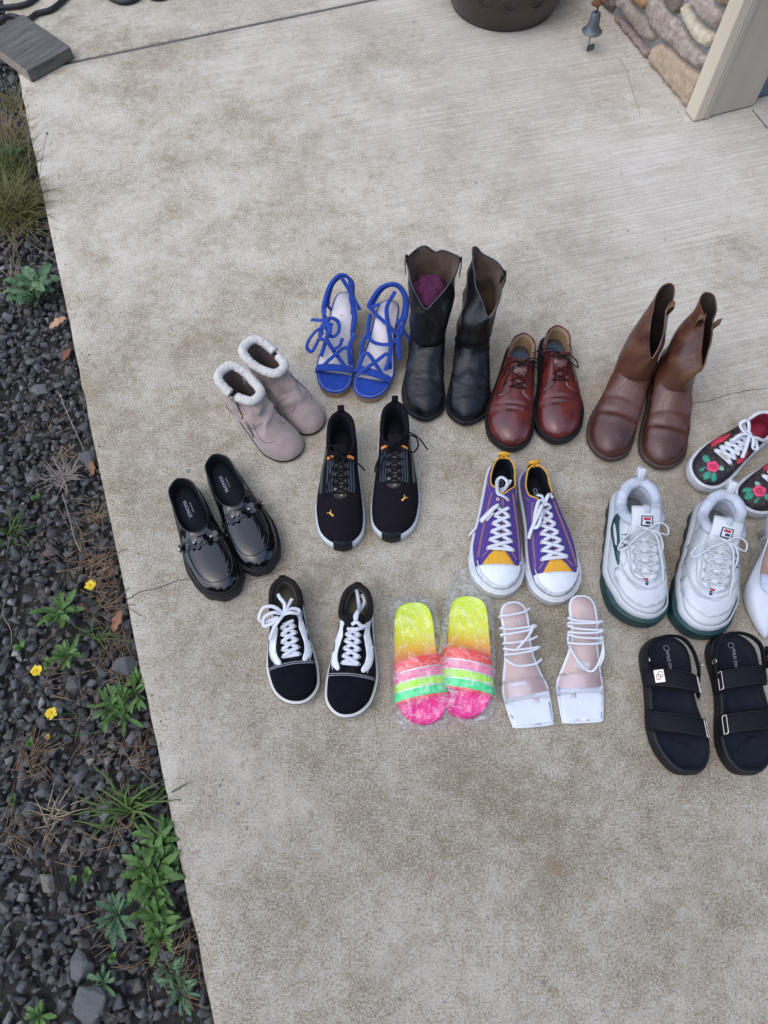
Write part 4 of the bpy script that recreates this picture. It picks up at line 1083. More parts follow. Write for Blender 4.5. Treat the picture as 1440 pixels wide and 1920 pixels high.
pull_on((.647, .846), (.702, 1.130), -1, 'brown pull-on boot with loop straps, nearest the floral sneaker',
        ring3([(.012, -.014, .274), (.024, -.004, .272), (.030, .018, .264), (.026, .046, .254), (.034, .086, .214), (.028, .122, .180)],
              [(.012, -.014, .274), (-.006, -.010, .274), (-.012, .010, .268), (.002, .036, .256), (.012, .082, .222), (.028, .122, .180)]),
        ring3([(.008, .000, .18), (.036, .016, .18), (.042, .052, .175), (.036, .094, .160), (.014, .124, .146)], [(.008, .000, .18), (-.022, .012, .18), (-.034, .052, .175), (-.022, .094, .160), (.014, .124, .146)]),
        ell(.045, .010, .128, .105, .098, .0),
        [[(-.004, .040, .228), (-.006, .044, .256), (.002, .046, .264), (.008, .044, .252), (.008, .042, .232)], [(.030, .046, .230), (.036, .048, .252), (.038, .050, .262), (.032, .050, .256), (.028, .048, .236)]], 9)

# ------------------------------------------------------------------ taupe suede ankle boots with fleece cuffs
M_TAUPE = mat('taupe_suede', (.345, .258, .225), .95, .14, 26, .35, 400, col2=(.470, .370, .330), sheen=.3)
M_TAUPEIN = mat('taupe_inner', (.155, .115, .105), .9, .15, 40, .2)
M_FLEECE = mat('white_fleece', (.72, .69, .62), 1.0, .12, 160, .9, 420, sheen=.6, bdist=.004)
M_GOLD = mat('gold_metal', (.72, .52, .22), .3, .05, 60, 0, metal=1)
def fleece_boot(toe, heel, side, label, gap, seed):
    S = Shoe('fleece_ankle_boot', label, 'boot', 'taupe suede ankle boots', toe, heel, side)
    L = S.L; f = foot(L, .090, .062, toe=.90); N = S.N
    zb = .060 * (1 - np.clip((f[:, 1] / L - .22) / .44, 0, 1)) ** 1.3 + .006 + spring(f[:, 1], L, .004)
    sole = S.part('sole', ringmesh([at_z(off(f, -.003), zb - .005), at_z(off(f, .0005), zb - .003), at_z(off(f, -.001), zb + .001), at_z(off(f, -.005), zb + .002)], True, True), M_BLKRUB, bvh=True)
    hp = loop([(0, .006), (.018, .010), (.026, .03), (.024, .052), (0, .056)], [(0, .006), (-.018, .010), (-.026, .03), (-.024, .052), (0, .056)], 40)
    S.part('heel', ringmesh([at_z(off(hp, -.002), .0003), at_z(off(hp, -.003), .02), at_z(off(hp, .001), .062)], True, True), M_TAUPE, sole, auto=50)
    top = ring3([(0, .002, .166), (.022, .010, .166), (.030, .036, .158), (.027, .066, .150), (.017, .098, .150), (0, .106, .152)],
                [(0, .002, .166), (-.022, .010, .166), (-.030, .036, .158), (-.027, .066, .150), (-.017, .098, .150), (0, .106, .152)])
    base = at_z(off(f, -.001), zb - .001)
    rg = upper_rings(base, top, (.042, .060, .06), .24, .62, 40, .002)
    V, F = ringmesh(rg)
    V = leather_wob(V, .0110, 38, seed, lambda v: min(1, max(0, (v[2] - .05) / .04)) * (1 if v[1] < L * .75 else .2))
    S.part('upper', (V, F), M_TAUPE, bvh=True)
    inn = off(top, -.003)
    S.part('lining', ringmesh([inn[::-1], at_z(off(top, -.006), .11)[::-1], at_z(off(top, -.010), .07)[::-1]]), M_TAUPEIN)
    S.part('insole', ringmesh([at_z(off(top, -.009), .071), at_z(off(top, -.009), .0712)], False, True), M_GREYINS2)
    # fleece cuff, broken by the open zip
    i0, i1 = gap
    idx = [i % N for i in range(i1, i0 + N + 1)]
    P = np.array([top[i] for i in idx]); P = resamp(P, 110)
    P[:, 2] += .004
    V, F = sweep(P, .0102, .0108, 16)
    for v in V:
        q = Vector(v) * 210; d = noise.noise(q) * .0020 + noise.noise(q * 2.7) * .0016
        i = np.argmin(((P - v) ** 2).sum(1)); n = v - P[i]; l = np.linalg.norm(n)
        if l > 1e-4: v += n / l * d
    S.part('fleece_cuff', (V, F), M_FLEECE, smooth=True)
    # side zip with turned flap and gold puller
    im = (i0 + i1) // 2; z_top = top[im % N]
    zz = [rg[k][im % N] + np.array([.0015 if z_top[0] > 0 else -.0015, 0, .0005]) for k in range(12, 40)]
    S.part('zip', sweep(np.array(zz), .0028, .0014, 6, up=(1, 0, 0)), M_TAUPEIN)
    S.part('zip_puller', join(ball(zz[18] + np.array([.003 * np.sign(z_top[0]), 0, 0]), .0032), sweep(np.array([zz[18], zz[16] + np.array([.004 * np.sign(z_top[0]), 0, -.004]), zz[14] + np.array([.004 * np.sign(z_top[0]), 0, -.010])]), .0020, .001, 6, up=(1, 0, 0))), M_GOLD)
    # seams
    for pl in ([(.032, .105), (.040, .130), (.036, .150), (.024, .162)], [(.030, .060), (.038, .085), (.036, .105), (.020, .125)], [(-.030, .070), (-.038, .095), (-.034, .115), (-.020, .130)], [(-.016, .150), (-.030, .148), (-.040, .132)]):
        S.part('seam', S.line(pl, .0006, .0006, .0006, 24), M_TAUPEIN)
    return S
M_GREYINS2 = mat('grey_green_insole', (.085, .092, .088), .9, .2, 40, .1)
fleece_boot((-.200, .886), (-.364, 1.013), 1, 'taupe suede ankle boot with white fleece cuff, front one with gold zip', (18, 22), 1)
fleece_boot((-.150, .962), (-.316, 1.087), -1, 'taupe suede ankle boot with white fleece cuff, rear one by the blue sandals', (20, 24), 4)
# ------------------------------------------------------------------ blue strappy wedge sandals
M_BLUE = mat('royal_blue_suede', (.001, .040, .29), .9, .2, 60, .3, 500, sheen=.25)
M_BED = mat('pale_lilac_footbed', (.70, .64, .64), .6, .05, 30, .05)
M_CORK = mat('cork_wedge', (.30, .19, .115), .85, .25, 120, .4, 500)
def zfoot(f, L, zh, zt, a=.22, b=.72):
    t = np.clip((f[:, 1] / L - a) / (b - a), 0, 1); t = t * t * (3 - 2 * t); return zh * (1 - t) + zt * t
def ribbon(S, P, w=.0050, th=.0012, up=(0, 0, 1), n=8): return sweep(cr(P, n), w, th, 6, up=up)
def wedge(toe, heel, side, label, straps, pile):
    S = Shoe('wedge_sandal', label, 'sandal', 'blue strappy wedge sandals', toe, heel, side)
    L = S.L; f = foot(L, .090, .056, toe=.95, waist=.004); z = zfoot(f, L, .092, .030)
    S.part('wedge', ringmesh([at_z(off(f, -.012), z * 0 + .0003), at_z(off(f, -.002), z * 0 + .004), at_z(off(f, -.001), z * .5), at_z(off(f, 0), z - .006)], True, True), M_CORK, auto=60)
    S.part('platform_edge', ringmesh([at_z(off(f, -.001), z - .007), at_z(off(f, .0012), z - .004), at_z(off(f, .0012), z - .0005), at_z(off(f, -.003), z + .0005)]), M_BLUE)
    V, F = ringmesh([at_z(off(f, -.0022), z - .001), at_z(off(f, -.0028), z + .0008)], False, True)
    bed = S.part('footbed', (V, F), M_BED, bvh=True)
    cut = L * .765
    S.part('toe_footbed', S.patch([tuple(p) for p in off(f, -.003)[:, :2] if p[1] > cut], .0008, .006, False, .001), M_BLUE)
    # wide toe band arching over the footbed
    i_o = min(range(36), key=lambda i: abs(f[i, 1] - L * .775)); i_i = min(range(37, 72), key=lambda i: abs(f[i, 1] - L * .745))
    po, pi = f[i_o], f[i_i]
    def arch(po, pi, zo, zi, h, w, th=.0014, dy=0):
        m_ = [(po[0] + .001, po[1], zo), (po[0] * .98, po[1], zo + h * .55), (po[0] * .45 + pi[0] * .1, (po[1] * 2 + pi[1]) / 3 + dy, zo + h), (pi[0] * .45 + po[0] * .1, (po[1] + 2 * pi[1]) / 3 + dy, zi + h), (pi[0] * .98, pi[1], zi + h * .55), (pi[0] - .001, pi[1], zi)]
        up = np.array([(.8, 0, .3), (.7, 0, .7), (.2, .15, 1), (-.2, .15, 1), (-.7, 0, .7), (-.8, 0, .3)])
        return sweep(cr(m_, 8), w, th, 8, cr(up, 8))
    S.part('toe_band', arch(po, pi, z[i_o], z[i_i], .022, .0100, .0018, .004), M_BLUE)
    for P in straps: S.part('strap', ribbon(S, P, .0054, .0010), M_BLUE)
    for P in pile: S.part('strap_end', ribbon(S, P, .0050, .0010, up=(.3, .2, 1)), M_BLUE)
    S.text('ss', 0, .072, .015, (0, 1), o=.0008, parent=bed, mat_=M_GOLDPRINT, flat=float(np.interp(.072, [0, L], [.0935, .05])) + .009)
    return S
# canonical coordinates: x>0 outer, y to the toe
wedge((-.127, 1.052), (-.094, 1.312), 1, 'blue strappy wedge sandal beside the fleece boots with ties coiled on its outer side',
      [[(.040, .175, .050), (.028, .150, .075), (.004, .172, .066), (-.030, .205, .050), (-.036, .206, .040)],
       [(-.038, .188, .045), (-.024, .160, .075), (.006, .182, .066), (.036, .206, .045)],
       [(.030, .060, .088), (.038, .055, .110), (.030, .020, .135), (.008, -.004, .142), (-.016, .006, .135), (-.022, .040, .118), (-.026, .070, .092)],
       [(.034, .095, .078), (.046, .075, .105), (.036, .030, .138), (.014, .000, .150), (-.010, .004, .140), (-.020, .050, .120), (-.034, .082, .100), (-.030, .115, .078)],
       [(.010, .004, .146), (-.012, .030, .134), (-.034, .058, .118), (-.044, .070, .110)],
       [(-.030, .110, .072), (-.037, .130, .086), (-.030, .160, .080), (-.034, .188, .050)]],
      [[(.044, .060, .106), (.040, .105, .106), (.030, .130, .100), (.014, .145, .092), (.000, .130, .096), (.006, .105, .102), (.026, .100, .106), (.042, .118, .100), (.040, .142, .090)],
       [(.076, .090, .082), (.056, .102, .096), (.034, .112, .108), (.020, .130, .104), (.026, .152, .092), (.044, .146, .086), (.042, .120, .100), (.028, .106, .110)],
       [(.032, .124, .102), (.054, .130, .092), (.072, .140, .070), (.078, .156, .055), (.064, .164, .052), (.052, .146, .068), (.040, .132, .092)],
       [(.020, .110, .100), (.026, .150, .096), (.010, .170, .080), (-.006, .160, .080), (-.010, .140, .085)]])
wedge((-.043, 1.036), (.018, 1.284), -1, 'blue strappy wedge sandal next to the black boot with ties lying crossed',
      [[(.040, .175, .050), (.028, .150, .075), (.004, .172, .066), (-.030, .205, .050), (-.036, .206, .040)],
       [(-.038, .188, .045), (-.024, .160, .075), (.006, .182, .066), (.036, .206, .045)],
       [(.030, .070, .090), (.042, .050, .108), (.036, .014, .130), (.010, -.008, .138), (-.020, .000, .130), (-.036, .030, .112), (-.040, .050, .100)],
       [(.036, .090, .085), (.050, .060, .108), (.042, .020, .136), (.012, -.006, .146), (-.024, .004, .138), (-.044, .036, .116), (-.042, .048, .108), (-.020, .036, .114)],
       [(-.044, .044, .108), (-.020, .066, .106), (.010, .086, .106), (.034, .100, .098), (.050, .104, .090)],
       [(-.038, .060, .100), (-.034, .100, .092), (-.020, .128, .086), (.010, .134, .086), (.032, .124, .086), (.044, .105, .088)],
       [(.012, .010, .138), (.000, .046, .118), (.014, .090, .106), (.030, .130, .086), (.034, .160, .070), (.030, .186, .056)],
       [(-.034, .100, .080), (-.040, .130, .072), (-.036, .160, .060), (-.036, .186, .048)]],
      [[(.040, .080, .104), (.060, .092, .088), (.080, .098, .064), (.100, .096, .052)], [(.044, .100, .098), (.052, .130, .080), (.058, .152, .062)], [(.046, .062, .108), (.050, .092, .096), (.046, .120, .086), (.052, .142, .072)]])

# ------------------------------------------------------------------ clear-strap white heels
M_NUDE = mat('nude_footbed', (.60, .44, .40), .6, .06, 30, .05)
M_WPAT = mat('white_patent', (.70, .73, .76), .25, .04, 30, .02, coat=.5)
def film_mat(name, rough=.08, wrinkle=60, fac=.5, tint=(.95, .97, 1.0), strength=.5, base_=.05, haze=0):
    m, t, b = nodes(name); t.nodes.remove(b); out = t.nodes['Material Output']
    tr = N_(t, 'ShaderNodeBsdfTransparent'); tr.inputs[0].default_value = (*tint, 1)
    gl = N_(t, 'ShaderNodeBsdfGlossy', Roughness=rough); gl.inputs[0].default_value = (1, 1, 1, 1)
    fr = N_(t, 'ShaderNodeLayerWeight', Blend=.5); mx = N_(t, 'ShaderNodeMixShader')
    pw = N_(t, 'ShaderNodeMath', operation='POWER'); pw.inputs[1].default_value = 3.0
    ml = N_(t, 'ShaderNodeMath', operation='MULTIPLY_ADD'); ml.inputs[1].default_value = fac; ml.inputs[2].default_value = base_; ml.use_clamp = True
    t.links.new(fr.outputs['Facing'], pw.inputs[0]); t.links.new(pw.outputs[0], ml.inputs[0]); t.links.new(ml.outputs[0], mx.inputs[0])
    t.links.new(gl.outputs[0], mx.inputs[2]); t.links.new(mx.outputs[0], out.inputs[0])
    if haze:
        df = N_(t, 'ShaderNodeBsdfDiffuse'); df.inputs[0].default_value = (.9, .92, .93, 1); m2 = N_(t, 'ShaderNodeMixShader')
        h = N_(t, 'ShaderNodeMath', operation='MULTIPLY_ADD'); t.links.new(pw.outputs[0], h.inputs[0]); h.inputs[1].default_value = haze * 11
        tc2 = N_(t, 'ShaderNodeTexCoord'); cn = N_(t, 'ShaderNodeTexNoise', Scale=26.0, Detail=3.0, Distortion=1.6); t.links.new(tc2.outputs['Object'], cn.inputs['Vector'])
        ck_ = ramp(t, cn.outputs['Fac'], [(.455, (haze,) * 3), (.50, (haze + .24,) * 3), (.545, (haze,) * 3)]); t.links.new(ck_.outputs[0], h.inputs[2])   # pale streaks painted in for highlights along the film's creases
        t.links.new(h.outputs[0], m2.inputs[0]); t.links.new(tr.outputs[0], m2.inputs[1]); t.links.new(df.outputs[0], m2.inputs[2]); t.links.new(m2.outputs[0], mx.inputs[1])
    else: t.links.new(tr.outputs[0], mx.inputs[1])
    tc = N_(t, 'ShaderNodeTexCoord'); n = N_(t, 'ShaderNodeTexNoise', Scale=wrinkle, Detail=4.0); t.links.new(tc.outputs['Object'], n.inputs['Vector'])
    bp = N_(t, 'ShaderNodeBump', Strength=strength, Distance=.01); t.links.new(n.outputs['Fac'], bp.inputs['Height'])
    t.links.new(bp.outputs[0], gl.inputs['Normal']); t.links.new(bp.outputs[0], fr.inputs['Normal'])
    return m
M_CLEAR = film_mat('clear_vinyl', .05, 30, .35, (.99, .99, 1.0), .12)
def square_heel(toe, heel, side, label, coils, seed):
    S = Shoe('square_toe_heel', label, 'sandal', 'white square-toe heels', toe, heel, side)
    L = S.L
    o = [(.0, 0), (.014, .002), (.025, .014), (.029, .035), (.030, .070), (.032, .100), (.040, .135), (.046, .165), (.045, .195), (.040, L - .008), (.036, L - .001), (0, L + .003)]
    i = [(.0, 0), (-.014, .002), (-.025, .014), (-.028, .035), (-.025, .070), (-.026, .100), (-.038, .135), (-.050, .165), (-.049, .195), (-.044, L - .002), (-.040, L + .004), (0, L + .003)]
    f = loop(o, i); z = zfoot(f, L, .082, .012, .18, .74)
    S.part('sole', ringmesh([at_z(off(f, -.003), z - .008), at_z(off(f, 0), z - .006), at_z(f, z - .001), at_z(off(f, -.002), z + .0006), at_z(off(f, -.0045), z + .0002)], True, False), M_WPAT, auto=60)
    bed = S.part('footbed', ringmesh([at_z(off(f, -.004), z - .0015), at_z(off(f, -.0046), z + .0004)], False, True), M_NUDE, bvh=True)
    cut = .172
    S.part('toe_pad', S.patch([tuple(p) for p in off(f, -.0015)[:, :2] if p[1] > cut], .0014, .006, False, .002), M_WPAT)
    hp = loop([(0, .004), (.014, .007), (.020, .020), (.014, .034), (0, .036)], [(0, .004), (-.014, .007), (-.020, .020), (-.014, .034), (0, .036)], 40)
    S.part('heel', ringmesh([at_z(off(hp, -.006), .0003), at_z(off(hp, -.007), .03), at_z(off(hp, .002), .076)], True, True), M_WPAT)
    # clear vinyl band over the ball of the foot with a paper label under it
    P = []
    for k, t in enumerate(np.linspace(0, 1, 15)):
        x = .048 * (1 - t) - .051 * t; P.append((x, .168 + .004 * t, .012 + .030 * math.sin(math.pi * t) ** .6))
    U = [(math.cos(math.pi * t), 0, math.sin(math.pi * t) + .1) for t in np.linspace(0, 1, 15)]
    S.part('clear_band', sweep(np.array(P), .022, .0006, 6, np.array(U)), M_CLEAR)
    S.part('label', S.patch([(.030, .148), (-.008, .150), (-.010, .160), (.030, .160)] if side > 0 else [(.020, .128), (-.012, .124), (-.014, .140), (.020, .144)], .0012, .006, False, .0008), mat_pinkpaper)
    S.part('sticker', S.patch([(-.012, .186), (-.024, .187), (-.024, .197), (-.012, .196)], .0022, .005, False, .0006), mat_pinkpaper)
    for P in coils: S.part('ankle_cord', sweep(cr(P, 8), .0024, .0024, 7), M_LACEW)
    S.text('ER', 0, .045, .016, (1, 0) if side > 0 else (1, 0), mat_=M_SILVER, parent=bed, flat=.0832)
    return S
M_LACEW = mat('white_cord', (.72, .74, .77), .5, .04, 60, .05)
mat_pinkpaper = mat('pale_paper', (.66, .60, .60), .7, .05, 60, 0)
def coil(y, z, x=.030, dy=.0, dz=.004, sg=1, droop=.004):
    return [(-x * .9, y - dy, z - .012), (-x * 1.02, y - dy * .7, z), (-x * .5, y + droop, z + dz), (x * .5, y + droop + dy * .4, z + dz), (x * 1.04, y + dy, z), (x * .92, y + dy * 1.2, z - .014)]
square_heel((.296, .262), (.260, .498), 1, 'white square-toe heel with cords wound level, beside the neon slide',
            [coil(.026, .090, .030, .004), coil(.058, .092, .034, -.003), coil(.064, .090, .035, .004), coil(.082, .084, .033, .002), coil(.098, .080, .034, -.004), coil(.103, .078, .034, .003), coil(.120, .070, .034, -.006, .003, 1, .012),
             [(-.030, .058, .094), (-.020, .075, .096), (.000, .092, .092), (.012, .100, .088)]], 1)
square_heel((.399, .270), (.405, .512), -1, 'white square-toe heel with a long drooping cord, nearer the black sandals',
            [coil(.056, .092, .032, .003), coil(.062, .094, .033, -.003), coil(.072, .090, .033, .004), coil(.080, .088, .033, -.002), coil(.088, .085, .033, .003), coil(.100, .080, .033, -.002),
             [(.032, .085, .082), (.036, .110, .070), (.026, .140, .050), (.012, .148, .042), (-.010, .130, .050), (-.030, .100, .064), (-.032, .080, .078)], [(.034, .094, .080), (.038, .120, .064), (.032, .138, .050)]], 2)

# ------------------------------------------------------------------ neon slides in plastic bags
def neon_mat():
    m, t, b = nodes('neon_gradient_footbed'); tc = N_(t, 'ShaderNodeTexCoord'); sp = N_(t, 'ShaderNodeSeparateXYZ'); t.links.new(tc.outputs['Object'], sp.inputs[0])
    mr = N_(t, 'ShaderNodeMapRange'); mr.inputs[1].default_value = 0; mr.inputs[2].default_value = .25; t.links.new(sp.outputs[1], mr.inputs[0])
    r = ramp(t, mr.outputs[0], [(0, (.68, .88, .02)), (.30, (.84, .84, .01)), (.42, (.95, .45, .02)), (.52, (.92, .14, .06)), (.70, (.95, .02, .26)), (1, (.95, .01, .30))])
    t.links.new(r.outputs[0], b.inputs['Base Color']); b.inputs['Roughness'].default_value = .5; return m
M_NEON = neon_mat()
NE = [mat('neon_coral', (.90, .07, .05), .55, .05, 60, .1), mat('neon_pink', (.92, .20, .34), .55, .05, 60, .1), mat('neon_lime', (.45, .88, .01), .55, .05, 60, .1), mat('neon_green', (.02, .76, .22), .55, .05, 60, .1)]
M_GLIT = mat('glitter_line', (.66, .66, .64), .35, .3, 900, .3, 1500, metal=.3)
M_BAG = film_mat('plastic_bag_film', .14, 34, .75, (.985, .99, .99), 1.0, .055, .022)
def slide(toe, heel, side, label, baglabel, seed, tuft):
    S = Shoe('neon_slide', label, 'slide', 'neon slides', toe, heel, side)
    L = S.L; f = foot(L, .100, .082, toe=.95, waist=-.002); z = np.full(len(f), 0.0)
    zt = .022 + .004 * np.clip(1 - f[:, 1] / L / .4, 0, 1)
    S.part('sole', ringmesh([at_z(off(f, -.003), .0003 + z), at_z(off(f, 0), .004 + z), at_z(f, zt - .003), at_z(off(f, -.002), zt), at_z(off(f, -.006), zt - .002)], True, True), M_NEON, auto=60, bvh=True)
    # strap band of four coloured bars with glitter lines
    ys = [.128, .148, .167, .184, .202]; hw = .0515
    def band(y0, y1, lift=0.0, n=22):
        rows = []
        for y in np.linspace(y0, y1, 4):
            k = .050 + .006 * (y - .12) / .08; pts = []
            for a_ in np.linspace(0, math.pi, n):
                x = math.cos(a_); h = math.sin(a_) ** .75
                pts.append((x * (k + lift), y + .006 * x * 1.0, .008 + (.046 - (y - .128) * .16 + lift) * h))
            rows.append(np.array(pts))
        V, F = ringmesh(rows, closed=False); V2 = V - np.array([0, 0, .003]); n_ = len(V)
        return np.vstack([V, V2]), F + [tuple(reversed([i + n_ for i in q])) for q in F]
    base_ = S.part('strap', band(ys[0] - .003, ys[-1] + .003), NE[0])
    for k in range(4): S.part('strap_bar', band(ys[k] + .001, ys[k + 1] - .001, .0012), NE[k], base_)
    for k in range(1, 4): S.part('glitter_trim', band(ys[k] - .0013, ys[k] + .0013, .0018), M_GLIT, base_)
    # clear bag: a crumpled sleeve of film round the slide with a gathered neck
    rr = random.Random(seed); N = 84; rows = []
    prof = [(-tuft, .012, .004, .05), (-tuft * .7, .030, .012, .05), (-tuft * .35, .042, .026, .04), (-.006, .048, .034, .02), (.03, .054, .042, 0), (.08, .057, .044, 0), (.13, .060, .060, 0), (.18, .063, .058, 0), (.225, .060, .040, 0), (.250, .050, .028, 0), (.262, .040, .010, 0)]
    D = cr([(a_, b_, c_, d_) for a_, b_, c_, d_ in prof], 6)
    for (y, w, h, tw) in D:
        ring = []
        for i in range(N):
            a_ = 2 * math.pi * i / N; ca, sa = math.cos(a_), math.sin(a_)
            x = abs(ca) ** .8 * (1 if ca > 0 else -1) * w; zz = max(0, sa) ** .7 * h if sa > 0 else sa * .0008
            q = Vector((x * 40 + seed, y * 30, zz * 40)); d = noise.noise_vector(q) * .006 + noise.noise_vector(q * 2.6) * .0035
            k = 1 if sa > .05 else .25
            ring.append((x + d.x * k * .9 - (tw * .3 if False else 0), y + d.y * k, max(.0012, zz + .0016 + abs(d.z) * k * 1.4)))
        rows.append(np.array(ring))
    V, F = ringmesh(rows)
    bag = mk('plastic_bag', V * np.array([side, 1, 1]), F if side > 0 else [tuple(reversed(q)) for q in F], M_BAG, smooth=True)
    bag.location = S.root.location; bag.rotation_euler = S.root.rotation_euler
    tag(bag, baglabel, 'bag', 'clear plastic bags')
    return S
slide((.082, .264), (.059, .516), 1, 'neon yellow to pink slide in plastic, nearer the skate shoes', 'clear crinkled plastic bag round the slide nearer the skate shoes', 3, .020)
slide((.162, .276), (.182, .530), -1, 'neon yellow to pink slide in plastic, nearer the white square-toe heels', 'clear plastic bag with a tall gathered neck, nearer the square-toe heels', 8, .075)

# ------------------------------------------------------------------ black strap sandals
M_BSTRAP = mat('black_webbing', (.007, .007, .010), .75, .2, 120, .25, 1100, spec=.22)
M_BBED = mat('black_moulded_footbed', (.007, .009, .015), .75, .25, 60, .25, 700, spec=.22)
M_BUCK = mat('pale_gold_buckle', (.75, .62, .52), .28, .05, 60, 0, metal=.9)
def strap_sandal(toe, heel, side, label, plate):
    S = Shoe('strap_sandal', label, 'sandal', 'black strap sandals', toe, heel, side)
    L = S.L
    o = [(0, 0), (.022, .004), (.044, .024), (.050, .055), (.050, .095), (.055, .140), (.060, .180), (.056, .216), (.042, .246), (.022, .262), (-.004, L)]
    i = [(0, 0), (-.022, .004), (-.042, .024), (-.046, .055), (-.040, .100), (-.040, .140), (-.046, .180), (-.049, .215), (-.042, .245), (-.026, .262), (-.004, L)]
    o = [(x, y * L / .270 if y < .25 or y == L else L - .0045) for x, y in o[:-1]] + [o[-1]]; i = [(x, y * L / .270 if y < .25 or y == L else L - .0045) for x, y in i[:-1]] + [i[-1]]
    f = loop(o, i)
    S.part('sole', ringmesh([at_z(off(f, -.003), .0003), at_z(off(f, .001), .004), at_z(off(f, .002), .014), at_z(off(f, 0), .022), at_z(off(f, .001), .026), at_z(off(f, -.001), .034), at_z(off(f, -.005), .0355)], True, False), M_BLKRUB, auto=40)
    zc = .031
    bed = S.part('footbed', ringmesh([at_z(off(f, -.005), .0355), at_z(off(f, -.009), zc), at_z(off(f, -.020), zc - .003)], False, True), M_BBED, bvh=True)
    S.part('footbed_rim', sweep(at_z(off(f, -.0075), .0345), .0012, .0012, 6, closed=True), M_BBED, bed)
    S.part('toe_ridge', S.line([(.020, .208), (.004, .214), (-.010, .226), (-.014, .240)], .0020, .0015, .0016, 20), M_BBED, bed)
    def over(y0, y1, xo, xi, h, w, z0=.026):
        P, U = [], []
        for t in np.linspace(0, 1, 19):
            c_, s_ = math.cos(math.pi * t), math.sin(math.pi * t)
            x = (xo + xi) / 2 + c_ * (xo - xi) / 2; y = y0 * (1 - t) + y1 * t
            P.append((x, y, z0 + h * s_ ** .6)); U.append((c_ * .9, 0, s_ + .15))
        return np.array(P), np.array(U)
    for nm, (y0, y1, h) in (('instep_strap', (.084, .112, .038)), ('toe_strap', (.168, .196, .028))):
        xo = .055 if nm == 'instep_strap' else .062; xi = -.047
        P, U = over(y0, y1, xo, xi, h, .0135)
        st = S.part(nm, sweep(P, .0200, .0028, 8, U), M_BSTRAP)
        P2, U2 = over(y0, y1, xo - .001, xi - .002, h + .0035, .0125)
        S.part('strap_flap', sweep(P2[2:16], .0186, .0018, 8, U2[2:16]), M_BSTRAP, st)
        for sg in (1, -1):
            S.part('strap_stitching', sweep(P2[3:16] + np.array([0, sg * .0168, .0022]), .0004, .0004, 5), mat_dkthread, st)
        k = 15; c0, u0 = P2[k] + np.array([-.001, 0, .0015]), U2[k]
        if side < 0: k = 15
        R_ = np.array([(dx, dy) for dx, dy in ((-.0045, -.0172), (.0045, -.0172), (.0045, .0172), (-.0045, .0172))])
        t_ = P2[k + 1] - P2[k]; t_ /= np.linalg.norm(t_)
        lp = np.array([c0 + t_ * a_ + np.array([0, 1, 0]) * b_ for a_, b_ in R_])
        lp = resamp(np.vstack([lp, lp[:1]]), 25)[:-1]
        S.part('buckle', sweep(lp, .0011, .0011, 6, closed=True), M_BUCK, st)
    # heel sling
    P = [(.049, .086, .046), (.050, .062, .052), (.045, .032, .060), (.026, .014, .063), (-.002, .009, .064), (-.028, .016, .062), (-.044, .040, .058), (-.050, .074, .052), (-.048, .100, .044)]
    U = [(1, 0, .2), (1, 0, .1), (.9, -.5, .1), (.5, -1, .1), (0, -1, .1), (-.5, -1, .1), (-.9, -.4, .1), (-1, 0, .1), (-1, 0, .2)]
    sl = S.part('heel_sling', sweep(cr(P, 6), .0105, .0022, 8, cr(U, 6)), M_BSTRAP)
    for x, y, z_ in ((.052, .058, .064), (-.052, .070, .060)):
        lp = np.array([(x, y - .003, z_ - .011), (x, y + .003, z_ - .011), (x, y + .003, z_ + .008), (x, y - .003, z_ + .008)]); lp = resamp(np.vstack([lp, lp[:1]]), 21)[:-1]
        S.part('buckle', sweep(lp, .0011, .0011, 6, closed=True), M_BUCK, sl)
    S.part('sling_overlap', sweep(cr([(.053, .034, .066), (.0545, .056, .060), (.055, .076, .054)], 6), .0090, .0018, 8, (1, 0, .1)), M_BSTRAP, sl)
    if plate:
        c_ = np.array([.036, .0905, .0655])
        V, F = boxVF((0, 0, 0), (.0190, .0250, .0016), 0, .0004); V = V @ np.array(Matrix.Rotation(.45, 3, 'Y')).T + c_
        pl = S.part('logo_plate', (V, F), M_BUCK, smooth=False)
        for a0, b0, w_, h_ in ((-.0022, -.0030, .0075, .010), (.0018, .0015, .0075, .010)):
            lp = np.array([(a0 - w_ / 2, b0 - h_ / 2, .0016), (a0 + w_ / 2, b0 - h_ / 2, .0016), (a0 + w_ / 2, b0 + h_ / 2, .0016), (a0 - w_ / 2, b0 + h_ / 2, .0016)])
            lp = resamp(np.vstack([lp, lp[:1]]), 17)[:-1] @ np.array(Matrix.Rotation(.45, 3, 'Y')).T + c_
            S.part('logo_outline', sweep(lp, .0005, .0005, 4, closed=True), M_BLKRUB, pl)
    S.text('WILD DIVA L', -.002, .0585, .0090, (0, 1), parent=bed, mat_=M_PRINT, flat=zc + .0008)
    lp = np.array([(-.002 + .0055 * math.cos(a_), .026 + .0055 * math.sin(a_), zc + .0006) for a_ in np.linspace(0, 2 * math.pi, 20, endpoint=False)])
    S.part('print_ring', sweep(lp, .0005, .0003, 4, closed=True), M_PRINT, bed)
    return S
mat_dkthread = mat('charcoal_thread', (.045, .047, .052), .8, .1, 60, 0)
strap_sandal((.585, .170), (.578, .440), 1, 'black double-strap sandal with a pale gold logo plate', True)
strap_sandal((.700, .170), (.718, .446), -1, 'black double-strap sandal cut by the right edge of the photo', False)

